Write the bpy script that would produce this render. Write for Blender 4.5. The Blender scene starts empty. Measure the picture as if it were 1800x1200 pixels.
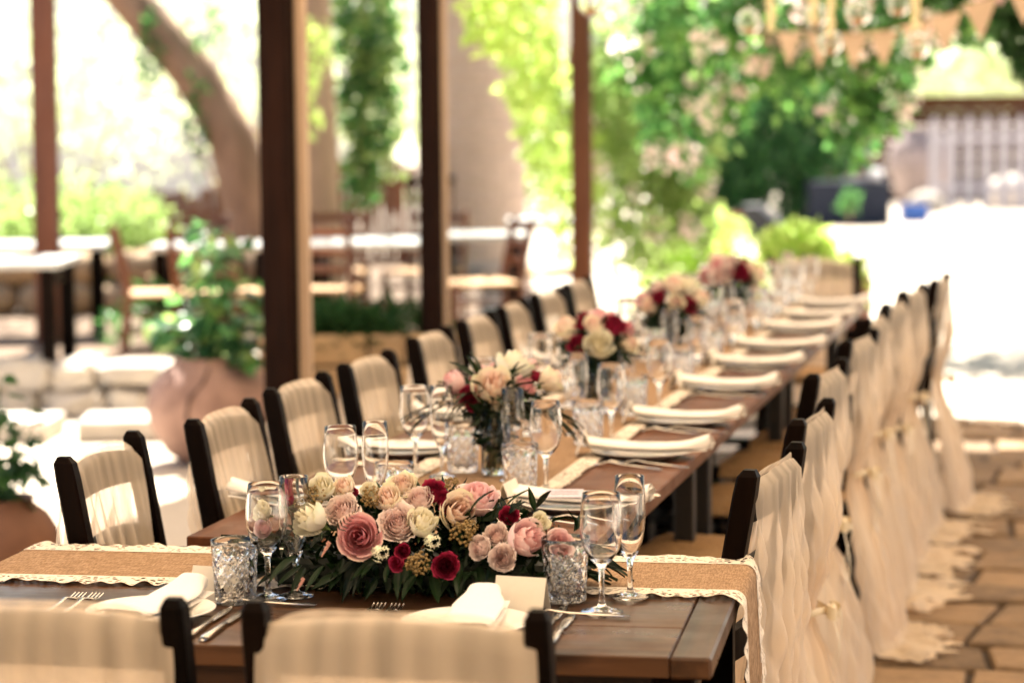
import bpy, math, random
import numpy as np
from mathutils import Vector, Matrix, Quaternion

sc = bpy.context.scene
COL = sc.collection
PI = math.pi
R = math.radians

# ------------------------------------------------------------------ camera
YAW, PITCH, ROLL = R(13.028), R(5.309), R(0.6)
CAM = Vector((0, 0, 1.54))
r0 = Vector((math.cos(YAW), math.sin(YAW), 0))
f0 = Vector((-math.sin(YAW), math.cos(YAW), 0))
fwd = f0 * math.cos(PITCH) + Vector((0, 0, -math.sin(PITCH)))
up0 = r0.cross(fwd)
rx = r0 * math.cos(ROLL) - up0 * math.sin(ROLL)
ux = r0 * math.sin(ROLL) + up0 * math.cos(ROLL)
cd = bpy.data.cameras.new('camera')
cam = bpy.data.objects.new('camera', cd)
COL.objects.link(cam)
cam.matrix_world = Matrix(((rx.x, ux.x, -fwd.x, CAM.x), (rx.y, ux.y, -fwd.y, CAM.y), (rx.z, ux.z, -fwd.z, CAM.z), (0, 0, 0, 1)))
cd.sensor_width = 36
cd.lens = 86.0
cd.clip_start = 0.05
cd.clip_end = 600
cd.dof.use_dof = True
cd.dof.focus_distance = 4.25
cd.dof.aperture_fstop = 2.9
sc.camera = cam

# ------------------------------------------------------------------ light
TOSUN = Vector((-0.16, 0.50, 0.85)).normalized()
SUN_EL = math.asin(TOSUN.z)
SUN_AZ = math.atan2(TOSUN.x, TOSUN.y)
w = bpy.data.worlds.new('World')
sc.world = w
w.use_nodes = True
nt = w.node_tree
bg = nt.nodes['Background']
sky = nt.nodes.new('ShaderNodeTexSky')
sky.sky_type = 'NISHITA'
sky.sun_disc = False
sky.sun_elevation = SUN_EL
sky.sun_rotation = SUN_AZ
sky.dust_density = 2.0
nt.links.new(sky.outputs[0], bg.inputs[0])
bg.inputs[1].default_value = 0.05
sl = bpy.data.lights.new('sun', 'SUN')
sl.energy = 5.0
sl.angle = R(0.5)
sl.color = (1.0, 0.925, 0.82)
so = bpy.data.objects.new('sun', sl)
COL.objects.link(so)
so.rotation_euler = TOSUN.to_track_quat('Z', 'Y').to_euler()

vs = sc.view_settings
vs.view_transform = 'Standard'
vs.look = 'None'
vs.exposure = 2.38
vs.gamma = 1.0
vs.use_curve_mapping = False
cy = sc.cycles
cy.use_denoising = True
cy.max_bounces = 14
cy.diffuse_bounces = 5
cy.glossy_bounces = 5
cy.transmission_bounces = 12
cy.transparent_max_bounces = 24
cy.sample_clamp_indirect = 4.0
cy.blur_glossy = 0.6
cy.caustics_reflective = False
cy.caustics_refractive = True

# ------------------------------------------------------------------ helpers
def tag(o, label=None, cat=None, group=None, kind=None):
    if label: o['label'] = label
    if cat: o['category'] = cat
    if group: o['group'] = group
    if kind: o['kind'] = kind
    return o

def empty(name, loc=(0, 0, 0), rz=0.0, label=None, cat=None, group=None):
    o = bpy.data.objects.new(name, None)
    o.empty_display_size = 0.05
    COL.objects.link(o)
    o.location = loc
    o.rotation_euler = (0, 0, rz)
    return tag(o, label, cat, group)

CH = {}
def kids(o):
    return CH.get(o.name, [])

def copy_tree(o, parent=None):
    c = o.copy()
    COL.objects.link(c)
    if parent is not None:
        c.parent = parent
        CH.setdefault(parent.name, []).append(c)
    for k in kids(o):
        copy_tree(k, c)
    return c

def link(name, me, parent=None, mats=()):
    o = bpy.data.objects.new(name, me)
    COL.objects.link(o)
    if parent is not None:
        o.parent = parent
        CH.setdefault(parent.name, []).append(o)
    return o

def omat(o, m):
    "a material of the object's own on shared mesh data"
    o.material_slots[0].link = 'OBJECT'
    o.material_slots[0].material = m
    return o

# chamfered box topology, made once
def _chamfer_topology():
    import itertools
    pts = []
    for sx, sy, sz in itertools.product((-1, 1), repeat=3):
        for ax in range(3):
            pts.append((sx, sy, sz, ax))
    idx = {p: i for i, p in enumerate(pts)}
    faces = []
    for ax in range(3):
        o1, o2 = [(1, 2), (2, 0), (0, 1)][ax]
        for s in (-1, 1):
            loop = []
            for a, b in ((-1, -1), (1, -1), (1, 1), (-1, 1)):
                v = [0, 0, 0]; v[ax] = s; v[o1] = a; v[o2] = b
                loop.append(idx[(v[0], v[1], v[2], ax)])
            faces.append(loop if s > 0 else loop[::-1])
    for ax in range(3):
        o1, o2 = [(1, 2), (2, 0), (0, 1)][ax]
        for a, b in itertools.product((-1, 1), repeat=2):
            q = []
            for s, w_ in ((-1, o1), (-1, o2), (1, o2), (1, o1)):
                v = [0, 0, 0]; v[ax] = s; v[o1] = a; v[o2] = b
                q.append(idx[(v[0], v[1], v[2], w_)])
            faces.append(q if a * b < 0 else q[::-1])
    for sx, sy, sz in itertools.product((-1, 1), repeat=3):
        t = [idx[(sx, sy, sz, k)] for k in range(3)]
        faces.append(t if sx * sy * sz > 0 else t[::-1])
    return pts, faces
_CP, _CF = _chamfer_topology()

class MB:
    def __init__(s):
        s.v = []; s.f = []; s.a = []
    def add(s, verts, faces, attr=None):
        b = len(s.v)
        s.v.extend([tuple(p) for p in verts])
        s.f.extend([tuple(i + b for i in q) for q in faces])
        s.a.extend(attr if attr is not None else [0.0] * len(verts))
        return s
    def box(s, c, size, rot=None, ch=0.003):
        h = [x / 2 for x in size]
        ch = min(ch, min(h) * 0.6)
        vv = []
        for sx, sy, sz, ax in _CP:
            p = [sx * (h[0] - ch), sy * (h[1] - ch), sz * (h[2] - ch)]
            p[ax] = (sx, sy, sz)[ax] * h[ax]
            p = Vector(p)
            if rot is not None: p = rot @ p
            vv.append((p.x + c[0], p.y + c[1], p.z + c[2]))
        return s.add(vv, _CF)
    def beam(s, p, q, wx, wy, upv=(0, 0, 1), ch=0.003):
        p, q = Vector(p), Vector(q)
        z = (q - p); L = z.length; z.normalize()
        u = Vector(upv)
        x = u.cross(z)
        if x.length < 1e-4: x = Vector((1, 0, 0))
        x.normalize(); y = z.cross(x)
        rot = Matrix((x, y, z)).transposed()
        return s.box((p + q) / 2, (wx, wy, L), rot, ch)
    def tube(s, pts, rad, n=8, caps=True):
        pts = [Vector(p) for p in pts]
        if not hasattr(rad, '__len__'): rad = [rad] * len(pts)
        vv = []; ff = []
        prev = None
        for i, p in enumerate(pts):
            d = (pts[min(i + 1, len(pts) - 1)] - pts[max(i - 1, 0)])
            if d.length < 1e-9: d = Vector((0, 0, 1))
            d.normalize()
            if prev is None:
                x = d.orthogonal().normalized()
            else:
                x = (prev - d * prev.dot(d))
                x = x.normalized() if x.length > 1e-6 else d.orthogonal().normalized()
            prev = x
            y = d.cross(x)
            for k in range(n):
                a = 2 * PI * k / n
                vv.append(p + (x * math.cos(a) + y * math.sin(a)) * rad[i])
        for i in range(len(pts) - 1):
            for k in range(n):
                k2 = (k + 1) % n
                ff.append((i * n + k, i * n + k2, (i + 1) * n + k2, (i + 1) * n + k))
        if caps:
            ff.append(tuple(range(n))[::-1]); ff.append(tuple((len(pts) - 1) * n + k for k in range(n)))
        return s.add(vv, ff)
    def lathe(s, prof, n=32, c=(0, 0, 0), closed=False, fn=None):
        vv = []; ff = []; m = len(prof)
        for i, (r_, z) in enumerate(prof):
            for k in range(n):
                a = 2 * PI * k / n
                rr = r_ if fn is None else fn(i, k, r_, z, a)
                vv.append((c[0] + rr * math.cos(a), c[1] + rr * math.sin(a), c[2] + z))
        for i in range(m if closed else m - 1):
            i2 = (i + 1) % m
            for k in range(n):
                k2 = (k + 1) % n
                ff.append((i * n + k, i * n + k2, i2 * n + k2, i2 * n + k))
        return s.add(vv, ff)
    def grid(s, fn, nu, nv, attr=None):
        vv = []; ff = []; aa = []
        for j in range(nv + 1):
            for i in range(nu + 1):
                u, v = i / nu, j / nv
                vv.append(fn(u, v)); aa.append(attr(u, v) if attr else 0.0)
        for j in range(nv):
            for i in range(nu):
                a = j * (nu + 1) + i
                ff.append((a, a + 1, a + nu + 2, a + nu + 1))
        return s.add(vv, ff, aa)
    def ball(s, c, rad, n=8, m=5, sq=(1, 1, 1)):
        vv = [(c[0], c[1], c[2] - rad * sq[2])]; ff = []
        for j in range(1, m):
            t = -PI / 2 + PI * j / m
            for k in range(n):
                a = 2 * PI * k / n
                vv.append((c[0] + rad * sq[0] * math.cos(t) * math.cos(a), c[1] + rad * sq[1] * math.cos(t) * math.sin(a), c[2] + rad * sq[2] * math.sin(t)))
        vv.append((c[0], c[1], c[2] + rad * sq[2]))
        for k in range(n):
            k2 = (k + 1) % n
            ff.append((0, 1 + k2, 1 + k))
            for j in range(m - 2):
                ff.append((1 + j * n + k, 1 + j * n + k2, 1 + (j + 1) * n + k2, 1 + (j + 1) * n + k))
            ff.append((1 + (m - 2) * n + k, 1 + (m - 2) * n + k2, len(vv) - 1))
        return s.add(vv, ff)
    def prism(s, poly, z0, z1, inset=0.0):
        n = len(poly)
        cx = sum(p[0] for p in poly) / n; cy_ = sum(p[1] for p in poly) / n
        vv = [(p[0], p[1], z0) for p in poly] + [(p[0], p[1], z1 - inset) for p in poly]
        vv += [(p[0] + (cx - p[0]) * 0.001 * 0 - inset * (1 if p[0] > cx else -1), p[1] - inset * (1 if p[1] > cy_ else -1), z1) for p in poly]
        ff = []
        for k in range(n):
            k2 = (k + 1) % n
            ff.append((k, k2, n + k2, n + k)); ff.append((n + k, n + k2, 2 * n + k2, 2 * n + k))
        ff.append(tuple(range(2 * n, 3 * n)))
        return s.add(vv, ff)
    def mesh(s, name, mat=None, smooth=False, attr=None):
        me = bpy.data.meshes.new(name)
        me.from_pydata(s.v, [], s.f)
        if smooth:
            me.polygons.foreach_set('use_smooth', [True] * len(me.polygons))
        if attr:
            at = me.attributes.new(attr, 'FLOAT', 'POINT')
            at.data.foreach_set('value', s.a)
        if mat is not None: me.materials.append(mat)
        me.update()
        return me
    def build(s, name, mat=None, parent=None, smooth=False, attr=None, label=None):
        o = link(name, s.mesh(name, mat, smooth, attr), parent)
        if label: o['label'] = label
        return o

def smooth01(x):
    x = max(0.0, min(1.0, x)); return x * x * (3 - 2 * x)
def lerp(a, b, t): return a + (b - a) * t
def wave(seed, k=5, fmax=6.0):
    rg = random.Random(seed)
    t = [(rg.uniform(0.6, fmax), rg.uniform(0, 6.28), rg.uniform(0.4, 1)) for _ in range(k)]
    n = sum(a for _, _, a in t)
    return lambda x: sum(a * math.sin(f_ * x + p) for f_, p, a in t) / n

# ------------------------------------------------------------------ materials
class N:
    def __init__(s, name):
        s.m = bpy.data.materials.new(name); s.m.use_nodes = True
        s.t = s.m.node_tree; s.p = s.t.nodes['Principled BSDF']; s.out = s.t.nodes['Material Output']
        s.tc = None
    def n(s, kind, **kw):
        x = s.t.nodes.new(kind)
        for k, v in kw.items(): setattr(x, k, v)
        return x
    def l(s, a, b): s.t.links.new(a, b)
    def co(s, scale=(1, 1, 1), kind='Object'):
        tc = s.n('ShaderNodeTexCoord'); mp = s.n('ShaderNodeMapping')
        mp.inputs['Scale'].default_value = scale
        s.l(tc.outputs[kind], mp.inputs[0]); return mp.outputs[0]
    def noise(s, vec, scale, detail=4, rough=0.55):
        x = s.n('ShaderNodeTexNoise'); x.inputs['Scale'].default_value = scale
        x.inputs['Detail'].default_value = detail; x.inputs['Roughness'].default_value = rough
        s.l(vec, x.inputs['Vector']); return x.outputs[0]
    def ramp(s, fac, stops):
        x = s.n('ShaderNodeValToRGB'); e = x.color_ramp.elements
        while len(e) < len(stops): e.new(0.5)
        for el, (p, c) in zip(e, stops):
            el.position = p; el.color = (c[0], c[1], c[2], 1) if hasattr(c, '__len__') else (c, c, c, 1)
        s.l(fac, x.inputs[0]); return x.outputs[0]
    def bump(s, h, strength=0.3, dist=0.01, target=None):
        b = s.n('ShaderNodeBump'); b.inputs['Strength'].default_value = strength; b.inputs['Distance'].default_value = dist
        s.l(h, b.inputs['Height']); s.l(b.outputs[0], (target or s.p).inputs['Normal']); return b.outputs[0]
    def set(s, **kw):
        for k, v in kw.items(): s.p.inputs[k.replace('_', ' ')].default_value = v
        return s

def mat_simple(name, c, rough=0.5, c2=None, scale=8, metal=0.0, bump=0.0, bscale=None, stretch=(1, 1, 1), spec=0.5, detail=5):
    x = N(name); x.set(Roughness=rough, Metallic=metal)
    x.p.inputs['Specular IOR Level'].default_value = spec
    v = x.co(stretch)
    nz = x.noise(v, scale, detail)
    c2 = c2 or tuple(k * 0.75 for k in c)
    x.l(x.ramp(nz, [(0.3, c2), (0.7, c)]), x.p.inputs['Base Color'])
    if bump:
        x.bump(x.noise(v, bscale or scale * 3, 6), bump)
    return x.m

def mat_wood(name, c, c2, rough=0.4, along=1, grain=1.0, coat=0.0, bump=0.15, rnd=0.25, spec=0.35, knots=False):
    x = N(name); x.p.inputs['Specular IOR Level'].default_value = spec
    st = [14, 14, 14]; st[along] = 0.9
    v = x.co(tuple(k * grain for k in st))
    n1 = x.noise(v, 2.2, 8, 0.65)
    oi = x.n('ShaderNodeObjectInfo')
    ad = x.n('ShaderNodeMath', operation='MULTIPLY_ADD'); x.l(oi.outputs['Random'], ad.inputs[0]); ad.inputs[1].default_value = rnd; x.l(n1, ad.inputs[2])
    sb = x.n('ShaderNodeMath', operation='SUBTRACT'); x.l(ad.outputs[0], sb.inputs[0]); sb.inputs[1].default_value = rnd / 2
    col = x.ramp(sb.outputs[0], [(0.36, c2), (0.5, tuple((a + b) / 2 for a, b in zip(c, c2))), (0.64, c)])
    if knots:
        st2 = [9, 9, 9]; st2[along] = 3.2
        vo = x.n('ShaderNodeTexVoronoi', feature='F1'); vo.inputs['Scale'].default_value = 1.0; x.l(x.co(tuple(st2)), vo.inputs['Vector'])
        kd = x.ramp(vo.outputs['Distance'], [(0.08, 0.10), (0.22, 1.0)])
        mm = x.n('ShaderNodeMix', data_type='RGBA', blend_type='MULTIPLY'); mm.inputs[0].default_value = 1.0
        x.l(col, mm.inputs[6]); x.l(kd, mm.inputs[7]); col = mm.outputs[2]
    x.l(col, x.p.inputs['Base Color'])
    v2 = x.co((3, 3, 3))
    x.l(x.ramp(x.noise(v2, 3, 5), [(0.3, rough - 0.1), (0.75, rough + 0.15)]), x.p.inputs['Roughness'])
    x.bump(n1, bump, 0.004)
    if coat: x.set(Coat_Weight=coat, Coat_Roughness=0.15)
    return x.m

def mat_leaf(name, ca, cb, trans=0.4, rough=0.45, spec=0.5):
    x = N(name); x.p.inputs['Specular IOR Level'].default_value = spec
    g = x.n('ShaderNodeNewGeometry'); oi = x.n('ShaderNodeObjectInfo')
    ad = x.n('ShaderNodeMath', operation='ADD'); x.l(g.outputs['Random Per Island'], ad.inputs[0]); x.l(oi.outputs['Random'], ad.inputs[1])
    fr = x.n('ShaderNodeMath', operation='FRACT'); x.l(ad.outputs[0], fr.inputs[0])
    col = x.ramp(fr.outputs[0], [(0.0, ca), (1.0, cb)])
    x.l(col, x.p.inputs['Base Color']); x.set(Roughness=rough)
    tr = x.n('ShaderNodeBsdfTranslucent')
    hs = x.n('ShaderNodeHueSaturation'); hs.inputs['Hue'].default_value = 0.497; hs.inputs['Value'].default_value = 1.8; hs.inputs['Saturation'].default_value = 1.05
    x.l(col, hs.inputs['Color']); x.l(hs.outputs[0], tr.inputs[0])
    mx = x.n('ShaderNodeMixShader'); mx.inputs[0].default_value = trans
    x.l(x.p.outputs[0], mx.inputs[1]); x.l(tr.outputs[0], mx.inputs[2]); x.l(mx.outputs[0], x.out.inputs[0])
    return x.m

M = {}
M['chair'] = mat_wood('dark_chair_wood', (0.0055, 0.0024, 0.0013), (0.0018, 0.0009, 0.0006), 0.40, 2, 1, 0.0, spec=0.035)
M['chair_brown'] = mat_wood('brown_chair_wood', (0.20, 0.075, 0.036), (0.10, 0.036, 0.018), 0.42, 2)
M['table_dark'] = mat_wood('dark_table_wood', (0.088, 0.040, 0.018), (0.008, 0.004, 0.0025), 0.34, 0, 0.5, 0.0, 0.3, 0.3, spec=0.2, knots=True)
M['table_dark_end'] = mat_wood('dark_table_end_wood', (0.075, 0.034, 0.015), (0.008, 0.004, 0.0025), 0.34, 1, 0.5, 0.0, 0.3, spec=0.2)
M['table_red'] = mat_wood('red_brown_table_wood', c=(0.150, 0.055, 0.023), c2=(0.085, 0.030, 0.013), rough=0.42, along=1, grain=0.5, bump=0.1, rnd=0.1, spec=0.12)
M['leg_black'] = mat_simple('black_leg_paint', (0.018, 0.016, 0.015), 0.45, bump=0.1)
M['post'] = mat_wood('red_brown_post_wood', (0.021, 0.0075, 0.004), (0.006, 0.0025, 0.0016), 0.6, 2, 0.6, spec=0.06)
M['post_far'] = mat_wood('sunlit_post_wood', (0.16, 0.060, 0.030), (0.09, 0.034, 0.018), 0.6, 2, 0.4, spec=0.15)  # lighter copy of the post wood, sun and bounce put into its colour
M['post_lit'] = mat_wood('lit_post_side', (0.50, 0.36, 0.25), (0.36, 0.25, 0.17), 0.6, 2, 0.4)
def mat_roof_diffuser():
    x = N('roof_diffuser'); x.set(Roughness=0.8)  # unseen roof cover, made translucent to add warm top light
    col = x.ramp(x.noise(x.co((40, 2, 2)), 2, 4), [(0.3, (0.44, 0.335, 0.22)), (0.7, (0.62, 0.49, 0.34))])
    x.l(col, x.p.inputs['Base Color'])
    tr = x.n('ShaderNodeBsdfTranslucent'); x.l(col, tr.inputs[0])
    mx = x.n('ShaderNodeMixShader'); mx.inputs[0].default_value = 0.75
    x.l(x.p.outputs[0], mx.inputs[1]); x.l(tr.outputs[0], mx.inputs[2]); x.l(mx.outputs[0], x.out.inputs[0])
    return x.m
M['roof'] = mat_roof_diffuser()

def mat_burlap():
    x = N('burlap'); x.set(Roughness=0.9); x.p.inputs['Specular IOR Level'].default_value = 0.1
    v = x.co((1, 1, 1))
    wv = x.noise(x.co((420, 60, 60)), 1, 2); wv2 = x.noise(x.co((40, 420, 60)), 1, 2)
    ml = x.n('ShaderNodeMath', operation='MULTIPLY'); x.l(wv, ml.inputs[0]); x.l(wv2, ml.inputs[1])
    x.l(x.ramp(ml.outputs[0], [(0.12, (0.20, 0.120, 0.065)), (0.42, (0.46, 0.31, 0.195))]), x.p.inputs['Base Color'])
    h = x.n('ShaderNodeMath', operation='ADD'); x.l(ml.outputs[0], h.inputs[0]); x.l(x.noise(v, 30, 5), h.inputs[1])
    x.bump(h.outputs[0], 0.8, 0.004)
    return x.m
M['burlap'] = mat_burlap()
M['flag'] = mat_simple('bunting_burlap', (0.66, 0.51, 0.38), 0.9, (0.54, 0.41, 0.29), 120, bump=0.3)

def mat_lace():
    x = N('lace'); x.set(Roughness=0.85); x.p.inputs['Base Color'].default_value = (0.74, 0.65, 0.54, 1)
    v = x.co((1, 1, 1))
    vo = x.n('ShaderNodeTexVoronoi', feature='DISTANCE_TO_EDGE'); vo.inputs['Scale'].default_value = 80; x.l(v, vo.inputs['Vector'])
    vo2 = x.n('ShaderNodeTexVoronoi', feature='F1'); vo2.inputs['Scale'].default_value = 36; x.l(v, vo2.inputs['Vector'])
    a1 = x.ramp(vo.outputs['Distance'], [(0.16, 1.0), (0.22, 0.0)])
    a2 = x.ramp(vo2.outputs['Distance'], [(0.42, 1.0), (0.48, 0.0)])
    at = x.n('ShaderNodeAttribute'); at.attribute_name = 'edge'
    m1 = x.n('ShaderNodeMath', operation='MAXIMUM'); x.l(a1, m1.inputs[0]); x.l(a2, m1.inputs[1])
    m2 = x.n('ShaderNodeMath', operation='MAXIMUM'); x.l(m1.outputs[0], m2.inputs[0]); x.l(at.outputs['Fac'], m2.inputs[1])
    x.l(m2.outputs[0], x.p.inputs['Alpha'])
    x.bump(m1.outputs[0], 0.6, 0.002)
    return x.m
M['lace'] = mat_lace()

def mat_chiffon():
    x = N('chiffon')
    x.t.nodes.remove(x.p)
    at = x.n('ShaderNodeAttribute'); at.attribute_name = 'dens'
    d = x.n('ShaderNodeBsdfDiffuse'); d.inputs[0].default_value = (0.92, 0.78, 0.62, 1)
    t = x.n('ShaderNodeBsdfTranslucent'); t.inputs[0].default_value = (0.92, 0.78, 0.62, 1)
    mx = x.n('ShaderNodeMixShader'); mx.inputs[0].default_value = 0.42
    x.l(d.outputs[0], mx.inputs[1]); x.l(t.outputs[0], mx.inputs[2])
    tr = x.n('ShaderNodeBsdfTransparent')
    nz = x.noise(x.co((1, 1, 1)), 900, 2)
    ad = x.n('ShaderNodeMath', operation='MULTIPLY_ADD'); x.l(nz, ad.inputs[0]); ad.inputs[1].default_value = 0.12; x.l(at.outputs['Fac'], ad.inputs[2]); ad.use_clamp = True
    m2 = x.n('ShaderNodeMixShader'); x.l(ad.outputs[0], m2.inputs[0])
    x.l(tr.outputs[0], m2.inputs[1]); x.l(mx.outputs[0], m2.inputs[2]); x.l(m2.outputs[0], x.out.inputs[0])
    return x.m
M['chiffon'] = mat_chiffon()
M['satin'] = mat_simple('cream_satin_ribbon', (0.78, 0.66, 0.46), 0.35, (0.72, 0.60, 0.40), 20)
M['linen'] = mat_simple('white_napkin_linen', (0.84, 0.81, 0.78), 0.85, (0.80, 0.77, 0.74), 300, bump=0.15)
M['porcelain'] = mat_simple('white_porcelain', (0.80, 0.78, 0.74), 0.12, (0.78, 0.76, 0.72), 4)
M['card'] = mat_simple('cream_card', (0.76, 0.70, 0.60), 0.8, (0.72, 0.66, 0.56), 60)
M['ink'] = mat_simple('grey_ink', (0.05, 0.05, 0.07), 0.8)
M['tagpaper'] = mat_simple('lilac_tag_paper', (0.62, 0.58, 0.68), 0.8)
M['steel'] = mat_simple('polished_steel', (0.72, 0.68, 0.62), 0.16, (0.66, 0.62, 0.56), 10, metal=1.0)
def mat_glass(name, rough=0.0, c=(1, 1, 1), ior=1.47):
    x = N(name); x.t.nodes.remove(x.p)
    g = x.n('ShaderNodeBsdfGlass'); g.inputs['Color'].default_value = (*c, 1); g.inputs['Roughness'].default_value = rough; g.inputs['IOR'].default_value = ior
    x.l(g.outputs[0], x.out.inputs[0]); return x.m
M['glass'] = mat_glass('clear_glass')
M['crystal'] = mat_glass('cut_crystal_glass', 0.0, (1, 1, 1), 1.52)
M['water'] = mat_glass('vase_water', 0.0, (0.96, 1.0, 0.95), 1.33)
def mat_rush():
    x = N('woven_rush'); x.set(Roughness=0.7)
    nz = x.noise(x.co((60, 60, 8)), 2, 5)
    x.l(x.ramp(nz, [(0.3, (0.26, 0.13, 0.045)), (0.7, (0.58, 0.35, 0.15))]), x.p.inputs['Base Color'])
    x.bump(nz, 0.5, 0.004); return x.m
M['rush'] = mat_rush()
# flowers
def mat_rose(name, inner, outer, tip, rough=0.55):
    x = N(name); x.set(Roughness=rough); x.p.inputs['Specular IOR Level'].default_value = 0.25
    at = x.n('ShaderNodeAttribute'); at.attribute_name = 'petal'
    nz = x.noise(x.co((1, 1, 1)), 6, 4)
    ad = x.n('ShaderNodeMath', operation='MULTIPLY_ADD'); x.l(nz, ad.inputs[0]); ad.inputs[1].default_value = 0.30; x.l(at.outputs['Fac'], ad.inputs[2])
    sb = x.n('ShaderNodeMath', operation='SUBTRACT'); x.l(ad.outputs[0], sb.inputs[0]); sb.inputs[1].default_value = 0.15
    col = x.ramp(sb.outputs[0], [(0.0, inner), (0.65, outer), (1.0, tip)])
    x.l(col, x.p.inputs['Base Color'])
    tr = x.n('ShaderNodeBsdfTranslucent'); x.l(col, tr.inputs[0])
    mx = x.n('ShaderNodeMixShader'); mx.inputs[0].default_value = 0.25
    x.l(x.p.outputs[0], mx.inputs[1]); x.l(tr.outputs[0], mx.inputs[2]); x.l(mx.outputs[0], x.out.inputs[0])
    return x.m
ROSE = {
 'P': (mat_rose('mauve_pink_rose', (0.62, 0.20, 0.25), (0.80, 0.47, 0.48), (0.80, 0.64, 0.52)), 'mauve pink rose, wide open'),
 'B': (mat_rose('blush_rose', (0.80, 0.58, 0.54), (0.85, 0.73, 0.69), (0.87, 0.77, 0.72)), 'blush cream rose full of small petals'),
 'W': (mat_rose('ivory_rose', (0.84, 0.78, 0.58), (0.87, 0.84, 0.72), (0.76, 0.79, 0.55)), 'ivory rose with greenish outer petals'),
 'Y': (mat_rose('peach_rose', (0.87, 0.63, 0.54), (0.88, 0.79, 0.66), (0.78, 0.80, 0.54)), 'peach rose with yellow green edges'),
 'L': (mat_rose('light_pink_rose', (0.82, 0.47, 0.48), (0.87, 0.66, 0.66), (0.88, 0.75, 0.72)), 'light pink rose'),
 'R': (mat_rose('burgundy_rose', (0.17, 0.006, 0.024), (0.30, 0.014, 0.050), (0.40, 0.03, 0.085)), 'burgundy spray rose'),
 'M': (mat_rose('magenta_flower', (0.40, 0.02, 0.08), (0.50, 0.04, 0.12), (0.55, 0.06, 0.14)), 'magenta spray rose'),
}
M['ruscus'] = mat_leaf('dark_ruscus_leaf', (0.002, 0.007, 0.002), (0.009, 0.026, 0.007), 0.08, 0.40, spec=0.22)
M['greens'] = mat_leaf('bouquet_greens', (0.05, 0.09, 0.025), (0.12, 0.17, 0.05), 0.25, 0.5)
M['stem'] = mat_simple('green_stem', (0.05, 0.10, 0.03), 0.5)
M['berry'] = mat_simple('bronze_green_berries', (0.34, 0.20, 0.06), 0.4, (0.10, 0.085, 0.03), 60)
M['white_flower'] = mat_simple('small_white_flower', (0.76, 0.74, 0.58), 0.7, (0.62, 0.64, 0.42), 60)
M['astilbe'] = mat_simple('pink_astilbe', (0.62, 0.34, 0.26), 0.8, (0.45, 0.22, 0.18), 60)
M['dark_tray'] = mat_simple('dark_green_floral_tray', (0.012, 0.020, 0.012), 0.6)
# ------------------------------------------------------------------ ground
def mat_ground():
    x = N('courtyard_ground'); x.set(Roughness=0.9)
    v = x.co((1, 1, 1))
    a = x.noise(v, 0.5, 6); b = x.noise(v, 9, 6)
    ad = x.n('ShaderNodeMath', operation='MULTIPLY_ADD'); x.l(b, ad.inputs[0]); ad.inputs[1].default_value = 0.5; x.l(a, ad.inputs[2])
    x.l(x.ramp(ad.outputs[0], [(0.5, (0.44, 0.37, 0.28)), (0.95, (0.52, 0.45, 0.36))]), x.p.inputs['Base Color'])
    x.bump(b, 0.4, 0.02); return x.m
M['ground'] = mat_ground()
def mat_stone(name, c, c2, sc_=6):
    x = N(name); x.set(Roughness=0.85)
    v = x.co((1, 1, 1)); oi = x.n('ShaderNodeObjectInfo')
    n1 = x.noise(v, sc_, 8, 0.65)
    ad = x.n('ShaderNodeMath', operation='MULTIPLY_ADD'); x.l(oi.outputs['Random'], ad.inputs[0]); ad.inputs[1].default_value = 0.4; x.l(n1, ad.inputs[2])
    x.l(x.ramp(ad.outputs[0], [(0.35, c2), (0.95, c)]), x.p.inputs['Base Color'])
    x.bump(x.noise(v, sc_ * 4, 8, 0.7), 0.6, 0.01); return x.m
M['paver'] = mat_stone('tan_flagstone', (0.30, 0.190, 0.098), (0.085, 0.054, 0.029), 17)
M['rubble'] = mat_stone('pale_rubble_stone', (0.62, 0.57, 0.50), (0.36, 0.32, 0.27), 4)
M['tanstone'] = mat_stone('tan_wall_stone', (0.46, 0.31, 0.17), (0.28, 0.19, 0.11), 4)
M['joint'] = mat_simple('joint_soil', (0.05, 0.032, 0.02), 0.95, bump=0.4)

g = MB(); g.add([(-160, -60, 0), (160, -60, 0), (160, 260, 0), (-160, 260, 0)], [(0, 1, 2, 3)])
tag(g.build('ground', M['ground']), 'pale sandy courtyard ground running out into the sun', kind='structure')
# pavement of irregular flagstones beside the table
pv = MB(); pv.box((0.1, 7.4, -0.011), (4.6, 9.6, 0.03), None, 0.002)
pave = tag(pv.build('pavement', M['joint']), 'tan flagstone pavement with recessed earth joints', kind='structure')
rg = random.Random(4)
y = 3.2
jx = wave(3)
while y < 12.0:
    d = rg.uniform(0.24, 0.40)
    skl = 0.0
    x = -1.15 + rg.uniform(-0.4, 0)
    while x < 2.3:
        L = rg.uniform(0.24, 0.58)
        gp = 0.011
        def yy(px, base): return base + 0.05 * jx(px * 2.2 + base * 5)
        sk = rg.uniform(-0.04, 0.06); sk2 = skl; skl = sk; e1, e2, e3 = (rg.uniform(-0.035, 0.0) for _ in range(3))
        poly = [(x + gp, yy(x, y) + gp), (x + L / 2, yy(x + L / 2, y) + gp - rg.uniform(-0.006, 0.006)), (x + L - gp, yy(x + L, y) + gp), (x + L - gp + sk, yy(x + L, y + d) - gp + e1), (x + L / 2 + sk, yy(x + L / 2, y + d) - gp + e2), (x + gp + sk2, yy(x, y + d) - gp + e3)]
        if L > 0.1:
            m = MB(); m.prism(poly, -0.01, 0.020 + rg.uniform(0, 0.012), 0.006)
            m.build('paving_stone', M['paver'], pave)
        x += L
    y += d

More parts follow.
